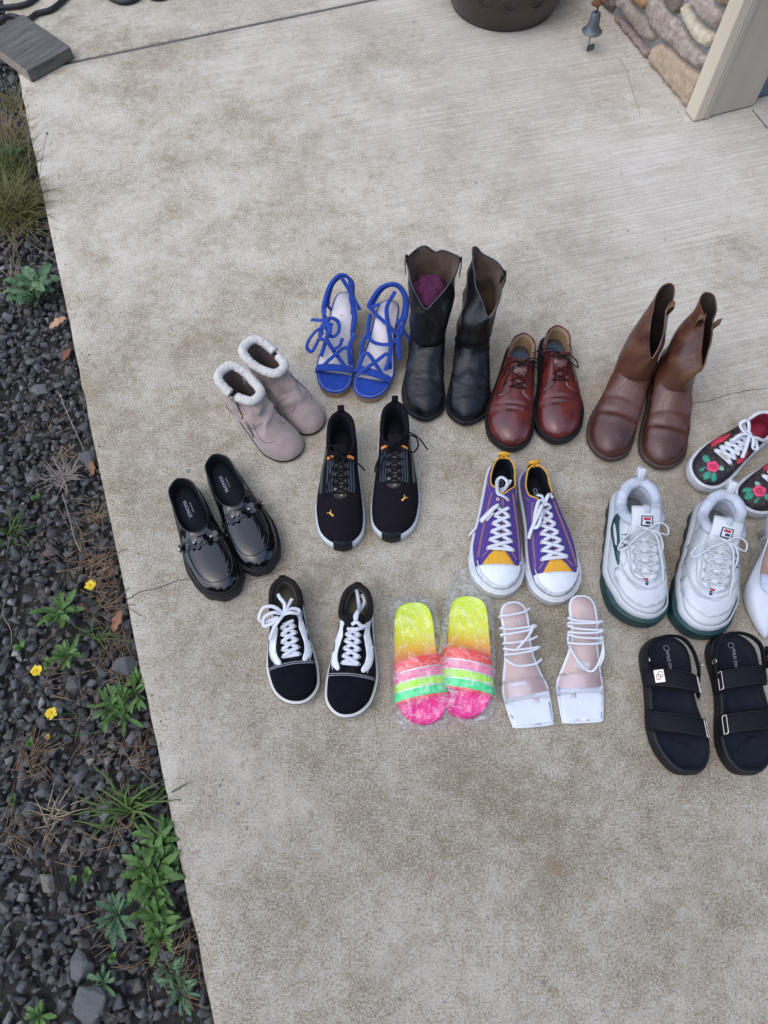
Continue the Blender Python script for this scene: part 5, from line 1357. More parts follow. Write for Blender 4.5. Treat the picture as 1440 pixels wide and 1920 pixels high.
# ------------------------------------------------------------------ floral sneakers
def floral_mat():
    m, t, b = nodes('dark_monogram_canvas'); tc = N_(t, 'ShaderNodeTexCoord')
    v = N_(t, 'ShaderNodeTexVoronoi', Scale=95.0); t.links.new(tc.outputs['Object'], v.inputs['Vector'])
    r = ramp(t, v.outputs['Distance'], [(.12, (.09, .055, .04)), (.22, (.022, .014, .018)), (.34, (.060, .036, .030)), (.46, (.016, .011, .016))])
    t.links.new(r.outputs[0], b.inputs['Base Color']); b.inputs['Roughness'].default_value = .6; return m
M_FLOR = floral_mat()
M_ROSE = mat('rose_pink', (.62, .028, .10), .7, .35, 160, .4, 300, col2=(.80, .10, .20)); M_LEAFG = mat('leaf_green_print', (.03, .20, .12), .7, .3, 160, .1, col2=(.06, .34, .22)); M_MINT = mat('mint_print', (.22, .46, .34), .7, .1, 60, 0)
M_REDLIN = mat('crimson_lining', (.24, .012, .035), .75, .12, 50, .1)
M_REDPR = mat('red_floral_print', (.52, .035, .06), .7, .5, 120, .1)
def floral(toe, heel, side, label):
    S = Shoe('floral_sneaker', label, 'sneaker', 'floral lace-up sneakers', toe, heel, side)
    L = S.L; f = foot(L, .100, .070, toe=.92); z = spring(f[:, 1], L, .004)
    sole = S.part('sole', ringmesh(sole_rings(f, .032, z, .0015), True, True), M_WHITE, auto=50, bvh=True)
    S.part('sole_line', sweep(at_z(off(f, .0012), z + .022), .0006, .0006, 5, closed=True), M_FGREY, sole)
    col = collar(.008, .105, .0300, .074, .060, .078, .62)
    S.part('upper', ringmesh(upper_rings(at_z(off(f, -.006), z + .030), col, (.030, .034, .03), .30, .42)), M_FLOR, bvh=True)
    S.part('collar_binding', sweep(col, .0042, .0040, 8, closed=True), M_WHITE)
    ins = interior(S, col, f, .038, M_REDLIN, M_REDLIN, .004)
    S.text('GUESS', 0, .070, .011, (0, 1), parent=ins, mat_=M_GOLDPRINT, flat=.0386)
    def blob(cx, cy, r, k, j, seed): return [(cx + r * (1 + j * math.sin(a_ * k + seed)) * math.cos(a_), cy + r * (1 + j * math.sin(a_ * k + seed)) * math.sin(a_)) for a_ in np.linspace(0, 2 * math.pi, 20, endpoint=False)]
    rx, ry = -.002, .214
    for pl in ([(rx + .012, ry - .004), (rx + .028, ry - .014), (rx + .033, ry - .004), (rx + .020, ry + .004)], [(rx - .004, ry + .012), (rx + .002, ry + .026), (rx - .010, ry + .032), (rx - .016, ry + .018)], [(rx - .012, ry + .006), (rx - .026, ry + .012), (rx - .024, ry + .024), (rx - .012, ry + .016)], [(rx + .010, ry + .010), (rx + .016, ry + .024), (rx + .008, ry + .024)]):
        S.part('printed_leaf', S.patch(pl, .0010, .005, True, .001), M_LEAFG)
    S.part('printed_leaf', S.patch([(rx - .006, ry - .010), (rx - .016, ry - .016), (rx - .022, ry - .010), (rx - .012, ry - .004)], .0010, .005, True, .001), M_MINT)
    S.part('printed_rose', S.patch(blob(rx, ry, .0135, 5, .10, 1), .0016, .004, True, .001), M_ROSE)
    S.part('rose_swirl', S.line([(rx + .008 * math.cos(a_) * (1 - a_ / 16), ry + .008 * math.sin(a_) * (1 - a_ / 16)) for a_ in np.linspace(0, 13, 30)], .0007, .0022, .0006, 60), mat_deeprose)
    S.part('printed_petals', S.patch([(.030, .120), (.040, .140), (.042, .165), (.034, .176), (.030, .160), (.026, .140)], .001, .005, True, .001), M_REDPR)
    S.part('printed_petals', S.patch([(-.028, .125), (-.036, .150), (-.030, .168), (-.024, .150)], .001, .005, True, .001), M_REDPR)
    rows = [(.110, .0130), (.124, .0150), (.138, .0170), (.152, .0190), (.166, .0205), (.182, .0220)]
    S.part('lace', flat_cross(S, rows, .0046, .0045, th=.0013), M_LACE)
    for y, x in rows:
        for sg in (1, -1): S.part('eyelet', ring_at(S, sg * (x + .002), y, .0016, .0007, .0055), M_GOLD)
    # metal lace tag with lettering
    q0, n0 = S.drape(0, .182, .0075, False)
    V, F = boxVF((0, 0, 0), (.024, .0075, .0012), 0, .0003); pl = S.part('lace_tag', (V + q0, F), M_TAG, smooth=False)
    S.text('GUESS', q0[0] * side, q0[1], .0070, (-1, 0), parent=pl, mat_=M_PRINT, flat=float(q0[2] + .0009))
    c = np.array([0, .108, .088])
    q = [[(0, 0, 0), (.014, -.010, .012), (.026, -.018, .010), (.030, -.006, .002), (.016, .006, .004), (0, .004, .002)], [(0, 0, 0), (-.016, .008, .008), (-.030, .020, -.002), (-.036, .010, -.006), (-.020, 0, 0)],
         [(0, 0, .002), (-.010, .018, .006), (-.022, .036, -.004), (-.030, .050, -.014)], [(0, 0, .002), (.010, .020, .004), (.012, .040, -.002)], [(-.012, .002, 0), (0, .002, .008), (.012, 0, 0)]]
    S.part('lace_bow', join(*[sweep(cr(np.array(k) + c, 8), .0044, .0013, 6, up=(.1, -.2, 1)) for k in q]), M_LACE)
    return S
mat_deeprose = mat('deep_rose', (.36, .006, .045), .7, .2, 60, 0)
M_TAG = mat('pale_gold_tag', (.72, .68, .50), .35, .05, 60, 0, metal=.3)
floral((.712, .803), (.914, .962), 1, 'floral sneaker with pink rose and white laces, left of its pair')
floral((.806, .737), (1.008, .896), -1, 'floral sneaker with pink rose and white laces, cut by the photo edge')

# ------------------------------------------------------------------ white pointed pump
M_PUMP = mat('white_kid_leather', (.62, .65, .69), .4, .04, 30, .05)
M_PBED = mat('beige_pump_lining', (.36, .245, .195), .6, .1, 40, .05)
M_GEL = mat('pale_blue_tissue', (.58, .66, .80), .8, .1, 60, .5, 160, bdist=.004)
S = Shoe('pointed_pump', 'white pointed pump with pale blue padding in its toe', 'pump', None, (.799, .440), (.856, .700), 1)
L = S.L
o = [(0, 0), (.020, .004), (.030, .022), (.031, .055), (.030, .090), (.041, .135), (.046, .165), (.040, .200), (.022, .238), (.006, L - .006), (0, L)]
i = [(0, 0), (-.020, .004), (-.030, .022), (-.029, .055), (-.024, .090), (-.034, .135), (-.042, .165), (-.036, .200), (-.020, .238), (-.006, L - .006), (0, L)]
f = loop(o, i); z = zfoot(f, L, .085, .006, .16, .70)
S.part('sole', ringmesh([at_z(off(f, -.005), z - .004), at_z(off(f, -.002), z - .002), at_z(off(f, -.003), z)], True, True), M_PBED, bvh=True)
hz = lambda y: float(np.interp(y, [0, .04, .10, .15, .18, .2], [.135, .124, .092, .055, .044, .044]))
oc = [(0, .006), (.022, .012), (.033, .045), (.034, .085), (.036, .125), (.030, .160), (.016, .176), (0, .182)]
col = loop([(x, y, hz(y)) for x, y in oc], [(-x * .94, y, hz(y)) for x, y in oc])
S.part('upper', ringmesh(upper_rings(at_z(off(f, -.001), z), col, (.018, .026, .03), .28, .45, 16, .003)), M_PUMP, bvh=True)
S.part('top_line', sweep(col, .0012, .0014, 6, closed=True), M_PUMP)
fi = off(f, -.006)
S.part('insole', ringmesh([at_z(fi, z + .001), at_z(off(fi, -.001), z + .0025)], False, True), M_PBED)
S.part('lining', ringmesh([off(col, -.0018)[::-1], (off(col, -.004) * np.array([1, 1, .5]) + at_z(off(f, -.005), z) * np.array([0, 0, .5]))[::-1], at_z(off(f, -.007), z + .002)[::-1]]), M_PBED)
hp = loop([(0, .004), (.016, .008), (.022, .022), (.014, .036), (0, .038)], [(0, .004), (-.016, .008), (-.022, .022), (-.014, .036), (0, .038)], 40)
S.part('heel', ringmesh([at_z(off(hp, -.009), .0003), at_z(off(hp, -.009), .035), at_z(off(hp, .001), .082)], True, True), M_PUMP)
VF = ball((0, 0, 0), .034, 24, .42); V = VF[0].copy()
for v in V: v *= 1 + noise.noise(Vector(v) * 60) * .10 + noise.noise(Vector(v) * 150) * .05
S.part('tissue_padding', (V + np.array([.001, .158, .030]), VF[1]), M_GEL)
S.part('support_stick', sweep(np.array([(.004, .162, .046), (-.002, .120, .062), (-.008, .060, .092), (-.010, .030, .108)]), .0045, .0016, 8), mat('clear_plastic_stick', (.50, .53, .57), .3, .05, 40, 0))
# ------------------------------------------------------------------ house corner: stone veneer, trim, jamb, door
WC = np.array([.943, 2.131]); WE = np.array([math.cos(R(109.8)), math.sin(R(109.8))]); WR = np.array([math.sin(R(109.8)), -math.cos(R(109.8))])
def hw_(u, r, z): p = WC + WE * u + WR * r; return (p[0], p[1], z)
def hbox(name, u0, u1, r0, r1, z0, z1, m_, parent=None, bev=.002, label=None):
    V, F = boxVF((0, 0, 0), (abs(r1 - r0), abs(u1 - u0), z1 - z0), 0, bev)
    c = hw_((u0 + u1) / 2, (r0 + r1) / 2, (z0 + z1) / 2)
    V = V @ np.array(Matrix.Rotation(R(109.8 - 90), 3, 'Z')).T + np.array(c)
    return mk(name, V, F, m_, parent, smooth=False)
M_MORTAR = mat('grey_mortar', (.26, .255, .25), .95, .25, 60, .7, 160, bdist=.006)
M_BEIGE = mat('beige_painted_trim', (.66, .56, .43), .55, .05, 20, .12, 60, stretch=(1, 1, .1))
M_BEIGEDK = mat('taupe_painted_jamb', (.46, .40, .32), .6, .07, 20, .12, 90, stretch=(1, 1, .1))
M_DOORB = mat('blue_grey_door', (.085, .135, .19), .5, .05, 20, .05)
wall = empty('stone_wall', hw_(0, 0, 0)); tag(wall, 'stone veneer wall of tan and mauve fieldstones beside the beige trim', 'wall')
wall.location = (0, 0, 0)
hbox('mortar_bed', 0.0, 2.6, .018, .20, -.05, 2.6, M_MORTAR, wall, .001)
STN = {'tan': ([(.265, .043), (.232, .076), (.187, .087), (.12, .091), (.052, .102), (.003, .106), (.001, .057), (.002, .006), (.015, .000), (.137, .000), (.229, .001), (.258, .010)], (.56, .43, .30), (.42, .315, .22)),
 'thin': ([(.499, .015), (.445, .026), (.385, .027), (.323, .026), (.262, .024), (.262, .001), (.288, .000), (.377, .000), (.475, .000), (.506, .001)], (.26, .185, .155), (.38, .30, .255)),
 'grey': ([(.52, .060), (.447, .090), (.386, .084), (.336, .093), (.288, .080), (.255, .078), (.278, .050), (.334, .033), (.388, .036), (.458, .038), (.505, .042)], (.30, .245, .19), (.42, .36, .29)),
 'orange': ([(.47, .100), (.40, .135), (.356, .136), (.352, .119), (.372, .097), (.418, .095)], (.42, .23, .10), (.33, .20, .11)),
 'mauve': ([(.352, .150), (.271, .171), (.221, .165), (.169, .164), (.125, .160), (.063, .155), (.010, .160), (.002, .140), (.025, .114), (.076, .105), (.151, .094), (.189, .096), (.242, .084), (.307, .086), (.345, .105)], (.29, .215, .165), (.52, .45, .38)),
 'tangrey': ([(.30, .180), (.23, .24), (.205, .22), (.196, .186), (.209, .172), (.239, .170)], (.24, .185, .13), (.17, .14, .115)),
 'cream': ([(.188, .222), (.16, .217), (.117, .213), (.076, .212), (.022, .221), (.010, .199), (.026, .177), (.068, .167), (.127, .170), (.173, .180), (.192, .201)], (.70, .61, .46), (.54, .45, .33)),
 'mauve2': ([(.185, .232), (.14, .262), (.093, .276), (.031, .283), (.012, .273), (.014, .240), (.030, .228), (.09, .222), (.139, .226)], (.30, .22, .17), (.50, .43, .36)),
 'tan2': ([(.085, .290), (.05, .33), (.006, .335), (.008, .300), (.04, .289)], (.36, .26, .16), (.28, .2, .13)),
 'far': ([(.60, .030), (.56, .060), (.53, .058), (.512, .034), (.528, .004), (.60, .002)], (.22, .18, .15), (.17, .14, .13))}
def wall_stone(poly, c1, c2, seed, dz=0.0, mir=None):
    pl = [((mir - u) if mir else u, z + dz) for u, z in poly]
    B = np.array(pl, float); per = np.linalg.norm(np.diff(np.vstack([B, B[:1]]), axis=0), axis=1).sum()
    B = resamp(np.vstack([B, B[:1]]), max(16, int(per / .008)))[:-1]; nb = len(B)
    pts = [Vector(p) for p in B]; res = .008; x0, y0 = B.min(0); x1, y1 = B.max(0)
    for x in np.arange(x0, x1, res):
        for y in np.arange(y0, y1, res):
            ins = False; j = nb - 1
            for i in range(nb):
                if (B[i][1] > y) != (B[j][1] > y) and x < (B[j][0] - B[i][0]) * (y - B[i][1]) / (B[j][1] - B[i][1] + 1e-12) + B[i][0]: ins = not ins
                j = i
            if ins and np.min(np.hypot(B[:, 0] - x, B[:, 1] - y)) > res * .5: pts.append(Vector((x + random.uniform(-.002, .002), y + random.uniform(-.002, .002))))
    r = geometry.delaunay_2d_cdt(pts, [], [list(range(nb))], 1, 1e-6); P, F = r[0], [tuple(f) for f in r[2]]
    V = []
    for p in P:
        d = np.min(np.hypot(B[:, 0] - p[0], B[:, 1] - p[1]))
        h = .024 * (1 - math.exp(-d / .0045)) + noise.noise(Vector((p[0] * 24, p[1] * 24, seed))) * .007 * min(1, d / .010) + noise.noise(Vector((p[0] * 80, p[1] * 80, seed + 5))) * .0045 + noise.noise(Vector((p[0] * 190, p[1] * 190, seed + 9))) * .002
        V.append(hw_(p[0], .020 - max(h, 0), max(.0006, p[1])))
    FF = []
    for f in F:
        a, b, c = (P[i] for i in f[:3]); FF.append(f if (b - a).cross(c - a) < 0 else tuple(reversed(f)))
    n = len(V); edges = {}
    for f in FF:
        for a, b in zip(f, f[1:] + f[:1]): edges[(a, b)] = 1
    V2 = V + [hw_(p[0], .024, max(.0006, p[1])) for p in P]
    for a, b in list(edges):
        if (b, a) not in edges: FF.append((b, a, a + n, b + n))
    m = mat('fieldstone', c1, .9, .2, 48, .8, 170, col2=c2, bdist=.006, spec=.2)
    o = mk('stone', V2, FF, m, wall, smooth=True, auto=55)
for k, (nm, (pl, c1, c2)) in enumerate(STN.items()): wall_stone(pl, c1, c2, k * 3.1)
for k, nm in enumerate(('mauve', 'tan', 'cream', 'grey')): wall_stone(STN[nm][0], STN[nm][1], STN[nm][2], 50 + k, .26 + .005 * k, .42 if nm in ('mauve', 'tan') else None)
door = empty('door_frame', (0, 0, 0)); tag(door, 'beige painted door frame and wide jamb at the house corner', 'door frame')
hbox('corner_trim', -.056, -.003, -.010, .026, .004, 2.4, M_BEIGE, door, .003)
hbox('moulding', -.0585, -.004, .0265, .044, .004, 2.4, M_BEIGEDK, door, .003)
hbox('jamb', -.053, .0, .0445, .206, .006, 2.4, M_BEIGEDK, door, .002)
hbox('header', -.053, .0, .2065, 1.3, 2.1, 2.4, M_BEIGEDK, door, .002)
dl = hbox('door', -.030, .01, .2065, 1.3, .012, 2.098, M_DOORB, None, .002); tag(dl, 'blue grey door leaf just inside the beige jamb', 'door')
sf = hbox('roof_eave', -.25, 2.6, -.12, 2.2, 2.62, 2.74, mat('brown_soffit', (.12, .085, .06), .8, .1, 20, .1), None, .01); tag(sf, 'brown painted roof eave over the house corner', 'eave')
crack([(1410, 206), (1418, 216), (1428, 228), (1440, 243)], .0035, 21, .003)

# ------------------------------------------------------------------ glazed pot
pc = (.410, 2.705, 0)
pot = empty('plant_pot', pc); tag(pot, 'dark brown glazed round pot with embossed scroll band', 'pot')
M_POT = mat('brown_glaze', (.026, .016, .014), .33, .3, 14, .15, 60, spec=.5, bdist=.003, col2=(.055, .033, .027))
prof = cr([(.02, .0), (.160, .0), (.178, .006), (.182, .014), (.194, .04), (.212, .09), (.218, .14), (.206, .20), (.165, .25), (.148, .275), (.152, .29), (.166, .295), (.168, .31), (.155, .312), (.140, .30), (.135, .26)], 5)
V, F = lathe([(a, b) for a, b in prof], 72); mk('body', V, F, M_POT, pot)
V, F = lathe([(.0, .262), (.138, .262)], 40); mk('potting_soil', V, F, M_SOIL, pot)
G_ = []
for k in range(16):
    th0 = k * 2 * math.pi / 16
    for s_ in range(3):
        P = []
        for a_ in np.linspace(math.pi, 2 * math.pi, 10):
            rr_ = .012 + .008 * s_; th = th0 + math.cos(a_) * rr_ / .2; z = .125 + math.sin(a_) * rr_ * 1.3
            rad = float(np.interp(z, [.04, .09, .14], [.194, .212, .218])) + .0012
            P.append((math.cos(th) * rad, math.sin(th) * rad, z))
        G_.append(sweep(np.array(P), .0022, .0022, 5, up=(0, 0, 1)))
V, F = join(*G_); mk('scroll_band', V, F, M_POT, pot)
V, F = sweep(np.array([(math.cos(a_) * .180, math.sin(a_) * .180, .012) for a_ in np.linspace(0, 2 * math.pi, 64, endpoint=False)]), .003, .003, 6, closed=True); mk('foot_ring', V, F, M_POT, pot)

# ------------------------------------------------------------------ hanging bell
bx, by = at(1109, 62, .06)[:2]
bell = empty('hanging_bell', (bx, by, 0)); bell.scale = (.86, .86, .86); tag(bell, 'small weathered metal bell hanging by the stone wall', 'bell')
M_BELL = mat('verdigris_metal', (.085, .105, .115), .5, .4, 60, .3, 200, metal=.5, col2=(.17, .20, .21))
M_RUST = mat('rusty_iron', (.18, .075, .03), .8, .4, 60, .4, 200, metal=.2)
V, F = lathe([(a, b) for a, b in cr([(.004, .146), (.012, .145), (.017, .138), (.019, .120), (.022, .100), (.028, .086), (.0365, .079), (.037, .076), (.034, .076), (.026, .086), (.019, .102), (.014, .13)], 4)], 32); mk('body', V, F, M_BELL, bell)
G_ = [sweep(np.array([(math.cos(a_) * .0028, 0, .070 - k * .0065 + math.sin(a_) * .0045) if k % 2 else (0, math.cos(a_) * .0028, .070 - k * .0065 + math.sin(a_) * .0045) for a_ in np.linspace(0, 2 * math.pi, 10, endpoint=False)]), .0009, .0009, 5, closed=True) for k in range(7)]
V, F = join(*G_); mk('chain', V, F, M_RUST, bell)
V, F = boxVF((.010, .0, .016), (.030, .006, .022), .4, .001); mk('clapper_plate', V, F, M_BELL, bell, False)
V, F = join(sweep(np.array([(0, 0, .144), (.002, 0, .158), (0, 0, .168), (-.002, 0, .158), (0, 0, .146)]), .002, .002, 6), sweep(cr([(0, 0, .168), (.03, .010, .182), (.08, .028, .180), (.128, .046, .172)], 6), .0055, .0045, 8)); mk('bracket', V, F, M_RUST, bell)
V, F = ball((-.008, 0, .178), .017, 14, .8); V = np.array([v + np.array(noise.noise_vector(Vector(v) * 70)) * .006 for v in V]); mk('ornament', V, F, M_RUST, bell)

# ------------------------------------------------------------------ weathered board and hose
bd = empty('weathered_board', (-1.161, 2.415, .0)); bd.rotation_euler = (0, 0, R(47.4)); tag(bd, 'grey weathered wooden board lying over the slab corner', 'board')
def wood_mat():
    m, t, b = nodes('weathered_wood'); tc = N_(t, 'ShaderNodeTexCoord'); mp = N_(t, 'ShaderNodeMapping'); mp.inputs['Scale'].default_value = (10, 140, 40); t.links.new(tc.outputs['Object'], mp.inputs[0])
    n = N_(t, 'ShaderNodeTexNoise', Scale=1.0, Detail=6.0, Roughness=.65, Distortion=.5); t.links.new(mp.outputs[0], n.inputs['Vector'])
    r = ramp(t, n.outputs['Fac'], [(.3, (.060, .060, .054)), (.5, (.118, .115, .102)), (.7, (.19, .185, .165))])
    t.links.new(r.outputs[0], b.inputs['Base Color']); b.inputs['Roughness'].default_value = .9
    bp = N_(t, 'ShaderNodeBump', Strength=.6, Distance=.003); t.links.new(n.outputs['Fac'], bp.inputs['Height']); t.links.new(bp.outputs[0], b.inputs['Normal']); return m
V, F = boxVF((0, 0, .0205), (.166, .26, .038), 0, .003); mk('plank', V, F, wood_mat(), bd, False)
V, F = boxVF((0, -.1315, .0205), (.160, .002, .034), 0, .0005); V2, F2 = boxVF((-.0838, 0, .0205), (.002, .25, .033), 0, .0005)
mk('cut_end', V2, F2, mat('pale_cut_wood', (.34, .27, .21), .85, .2, 60, .3, 200), bd, False)
HP = [(-1.345, 2.49, .006), (-1.310, 2.53, .010), (-1.291, 2.567, .010), (-1.263, 2.603, .010), (-1.203, 2.584, .010), (-1.176, 2.618, .010), (-1.134, 2.639, .010), (-1.103, 2.694, .010), (-1.07, 2.78, .010), (-1.01, 2.80, .010), (-.955, 2.72, .010), (-.925, 2.694, .010), (-.896, 2.682, .010), (-.861, 2.694, .010), (-.83, 2.73, .010), (-.79, 2.706, .010), (-.75, 2.72, .010), (-.72, 2.80, .010)]
V, F = sweep(cr(HP, 8), .0085, .0085, 10); hs = mk('garden_hose', V, F, mat('black_hose', (.014, .015, .018), .5, .2, 60, .1)); tag(hs, 'black wavy hose lying behind the weathered board', 'hose', 'black hoses')
V, F = sweep(cr([(-1.40, 2.63, .010), (-1.309, 2.648, .010), (-1.24, 2.663, .010), (-1.206, 2.694, .010), (-1.18, 2.76, .010), (-1.12, 2.84, .010)], 8), .0085, .0085, 10); hs = mk('garden_hose', V, F, bpy.data.materials['black_hose']); tag(hs, 'black hose in the very top left corner of the slab', 'hose', 'black hoses')

# ------------------------------------------------------------------ weeds, grass, flowers, litter in the gravel
def leaf_mesh(name, l, w, lobes=0, depth=.3, ruffle=.0, arch=.25, droop=.3, seed=0, m_=None, tip=1.35):
    rr = random.Random(seed); n = 16; V, F = [], []
    for i in range(n + 1):
        t = i / n
        e = math.sin(math.pi * min(1, t ** tip * .98 + .02)) ** .75 * w * (.35 + .65 * t ** .5) if t < 1 else 0
        if t < .12: e = max(e, w * .10)
        if lobes: e *= 1 - depth * (.5 + .5 * math.cos(t * lobes * 2 * math.pi + rr.uniform(-.4, .4))) * (1 - t ** 4)
        z = l * (arch * math.sin(t * math.pi * .6) - droop * t * t * .5)
        sway = rr.uniform(-.02, .02) * l
        for j, s in enumerate((-1, -.5, 0, .5, 1)):
            zz = z + abs(s) * e * .25 + (ruffle * math.sin(t * 40 + s * 5 + rr.uniform(-1, 1)) * abs(s) if ruffle else 0)
            V.append((s * e + sway * t, t * l * (1 - .12 * t * droop), zz))
    for i in range(n):
        for j in range(4): a = i * 5 + j; F.append((a, a + 1, a + 6, a + 5))
    me = bpy.data.meshes.new(name); me.from_pydata(V, [], F); me.materials.append(m_); me.polygons.foreach_set('use_smooth', [True] * len(F)); me.update(); return me
def leafmat(name, c1, c2, tr=.25):
    m, t, b = nodes(name); oi = N_(t, 'ShaderNodeObjectInfo'); tc = N_(t, 'ShaderNodeTexCoord')
    n = N_(t, 'ShaderNodeTexNoise', Scale=50.0, Detail=4.0); t.links.new(tc.outputs['Object'], n.inputs['Vector'])
    ad = N_(t, 'ShaderNodeMath', operation='ADD'); t.links.new(oi.outputs['Random'], ad.inputs[0]); t.links.new(n.outputs['Fac'], ad.inputs[1])
    r = ramp(t, ad.outputs[0], [(.45, c1), (1.35, c2)]); t.links.new(r.outputs[0], b.inputs['Base Color'])
    mr = N_(t, 'ShaderNodeMath', operation='MULTIPLY'); mr.inputs[1].default_value = .5; t.links.new(ad.outputs[0], mr.inputs[0]); t.links.new(mr.outputs[0], r.inputs[0])
    r.color_ramp.elements[0].position = .25; r.color_ramp.elements[1].position = .75
    b.inputs['Roughness'].default_value = .55; b.inputs['Specular IOR Level'].default_value = .3
    b.inputs['Subsurface Weight'].default_value = 0
    return m
M_WEED = leafmat('weed_green', (.055, .120, .026), (.115, .215, .055)); M_KALE = leafmat('grey_green_leaf', (.060, .120, .055), (.125, .215, .105))
M_GRASS = leafmat('grass_green', (.055, .105, .022), (.11, .165, .045)); M_STRAW = leafmat('straw', (.24, .17, .09), (.42, .33, .20)); M_DRY = leafmat('dead_grey_stem', (.19, .15, .12), (.36, .30, .25))
M_OLIVEGR = leafmat('olive_grass', (.12, .135, .035), (.27, .22, .085))
GZ = -.028
def gpos(px, py, z=GZ): p = at(px, py, z); return (p[0], p[1], z)
def scale_at(px, py): return float(np.linalg.norm(at(px + 10, py, GZ) - at(px, py, GZ)) / 10)
def rosette(px, py, rad, n, label, m_, lobes=6, depth=.35, w=.16, ruffle=0.0, seed=0, name='weed_rosette', lift=(.1, .7), group='weeds in the gravel', crowns=((0, 0),)):
    s = scale_at(px, py); l = rad * s; rr = random.Random(seed)
    root = empty(name, gpos(px, py)); tag(root, label, 'weed', group)
    ms = [leaf_mesh('leaf', l * q, l * q * w * 1.15 * rr.uniform(.85, 1.15), lobes, depth, ruffle * l, rr.uniform(.15, .4), rr.uniform(.1, .6), seed * 10 + k, m_) for k, q in enumerate((1, .9, .78, .62, .5))]
    n = int(n * 1.5)
    for k in range(n):
        o = bpy.data.objects.new('leaf', ms[k % 5]); COL.objects.link(o); o.parent = root
        o.rotation_euler = (rr.uniform(*lift) * (1 if k < n * .7 else 1.3), rr.uniform(-.3, .3), k * 2.4 + rr.uniform(-.4, .4)); cx_, cy_ = crowns[k % len(crowns)]; o.location = (cx_ * s + rr.uniform(-.06, .06) * l, -cy_ * s * 1.05 + rr.uniform(-.06, .06) * l, rr.uniform(0, .08) * l)
        q = rr.uniform(.75, 1.1); o.scale = (q, q, q)
    return root
rosette(70, 548, 62, 26, 'crinkled grey green weed leaning over the slab edge near the top', M_KALE, 7, .45, .21, .05, 1, lift=(.0, .6), crowns=((0, 0), (8, -14), (12, 14), (-12, 6)))
rosette(118, 1150, 56, 26, 'green rosette weed below the upper yellow flower', M_WEED, 6, .38, .105, .02, 2)
rosette(132, 1232, 44, 18, 'small green weed between two yellow flowers, above the large clump', M_WEED, 6, .38, .12, .02, 3)
rosette(228, 1318, 52, 44, 'spreading green weed clump touching the slab edge at mid height', M_WEED, 7, .45, .10, .02, 4, crowns=((0, 0), (25, -14), (-20, 8), (10, 22)))
rosette(262, 1275, 30, 10, 'tiny green weed tight against the slab edge', M_WEED, 4, .35, .14, .02, 14)
rosette(292, 1625, 72, 84, 'largest bright green rosette weed overhanging the slab edge', M_WEED, 6, .26, .10, .03, 5, lift=(.1, .9), crowns=((0, 0), (6, -40), (12, 30), (-14, 10), (16, -8)))
rosette(300, 1722, 56, 40, 'leafy green weed just below the largest rosette', M_WEED, 6, .28, .10, .03, 6, crowns=((0, 0), (10, 26), (-10, -14)))
rosette(222, 1716, 60, 18, 'jagged lobed green weed left of the largest rosette', M_KALE, 8, .6, .115, .03, 7)
rosette(196, 1842, 44, 10, 'small jagged weed on bare gravel near the bottom', M_KALE, 7, .55, .12, .03, 8)
rosette(335, 1838, 46, 36, 'ferny weed beside the slab edge near the bottom', M_KALE, 9, .6, .095, .04, 9, crowns=((0, 0), (-16, -16), (10, 20)))
rosette(76, 1905, 36, 16, 'little green weed cut by the bottom of the photo', M_WEED, 6, .45, .15, .03, 10)
rosette(28, 300, 34, 12, 'grey green weed inside the dry grass at top left', M_KALE, 7, .55, .16, .04, 12)
def sprout(px, py, n, seed, lab):
    return rosette(px, py, 16, n, lab, M_WEED, 0, 0, .35, 0, seed, 'seedling', (.2, .9), 'seedlings')
for k, (x, y, lab) in enumerate([(70, 936, 'tiny seedling just below the brownish stone block'), (40, 1215, 'tiny seedling above the left yellow flower'), (92, 1245, 'tiny seedling right of the left yellow flower'), (60, 1395, 'tiny seedling left of the faded flower'),
        (140, 1650, 'tiny seedling left of the largest rosette, left one of two'), (165, 1640, 'tiny seedling left of the largest rosette, right one of two'), (28, 1500, 'tiny seedling at the left edge level with the long grass'), (215, 1795, 'tiny seedling right of the bluish angular stone')]): sprout(x, y, 5, 40 + k, lab)

def tuft(px, py, length, n, label, m_, seed, w=.0016, lift=(.2, 1.0), name='grass_tuft', spread=.02, bend=.5, cat='grass', grp='grass tufts in the gravel', az=None):
    s = scale_at(px, py); l = length * s; rr = random.Random(seed); G_ = []
    for k in range(n):
        a_ = rr.uniform(0, 6.28) if az is None else rr.gauss(az[0], az[1]); el = rr.uniform(*lift); q = l * rr.uniform(.5, 1.1); d = np.array([math.cos(a_), math.sin(a_)])
        b0 = np.array([rr.gauss(0, spread), rr.gauss(0, spread)]) * .6; P = []
        for t in np.linspace(0, 1, 7):
            r_ = q * t * math.cos(el) ; z = q * (t * math.sin(el) - bend * rr.uniform(.95, 1.05) * t * t * math.sin(el) * .9)
            side_ = noise.noise(Vector((k * 3.1, t * 1.5, seed))) * q * .12
            P.append((b0[0] + d[0] * r_ - d[1] * side_, b0[1] + d[1] * r_ + d[0] * side_, max(.0, z)))
        G_.append(sweep(np.array(P), w, w * .25, 4, wf=[.8, 1, 1, .9, .7, .45, .08]))
    V, F = join(*G_); o = mk(name, V, F, m_); o.location = gpos(px, py); tag(o, label, cat, grp); return o
tuft(22, 1000, 62, 26, 'short green grass tuft at the left photo edge', M_GRASS, 1, .0020)
tuft(238, 1522, 125, 26, 'long bladed green grass tuft above the largest rosette', M_GRASS, 2, .0030, (.4, 1.1))
tuft(235, 1530, 70, 24, 'dry straw blades at the foot of the long grass', M_STRAW, 3, .0012, (.05, .4))
tuft(28, 395, 110, 520, 'olive dry grass clump filling the upper left edge', M_OLIVEGR, 4, .0014, (.2, 1.25), spread=.05)
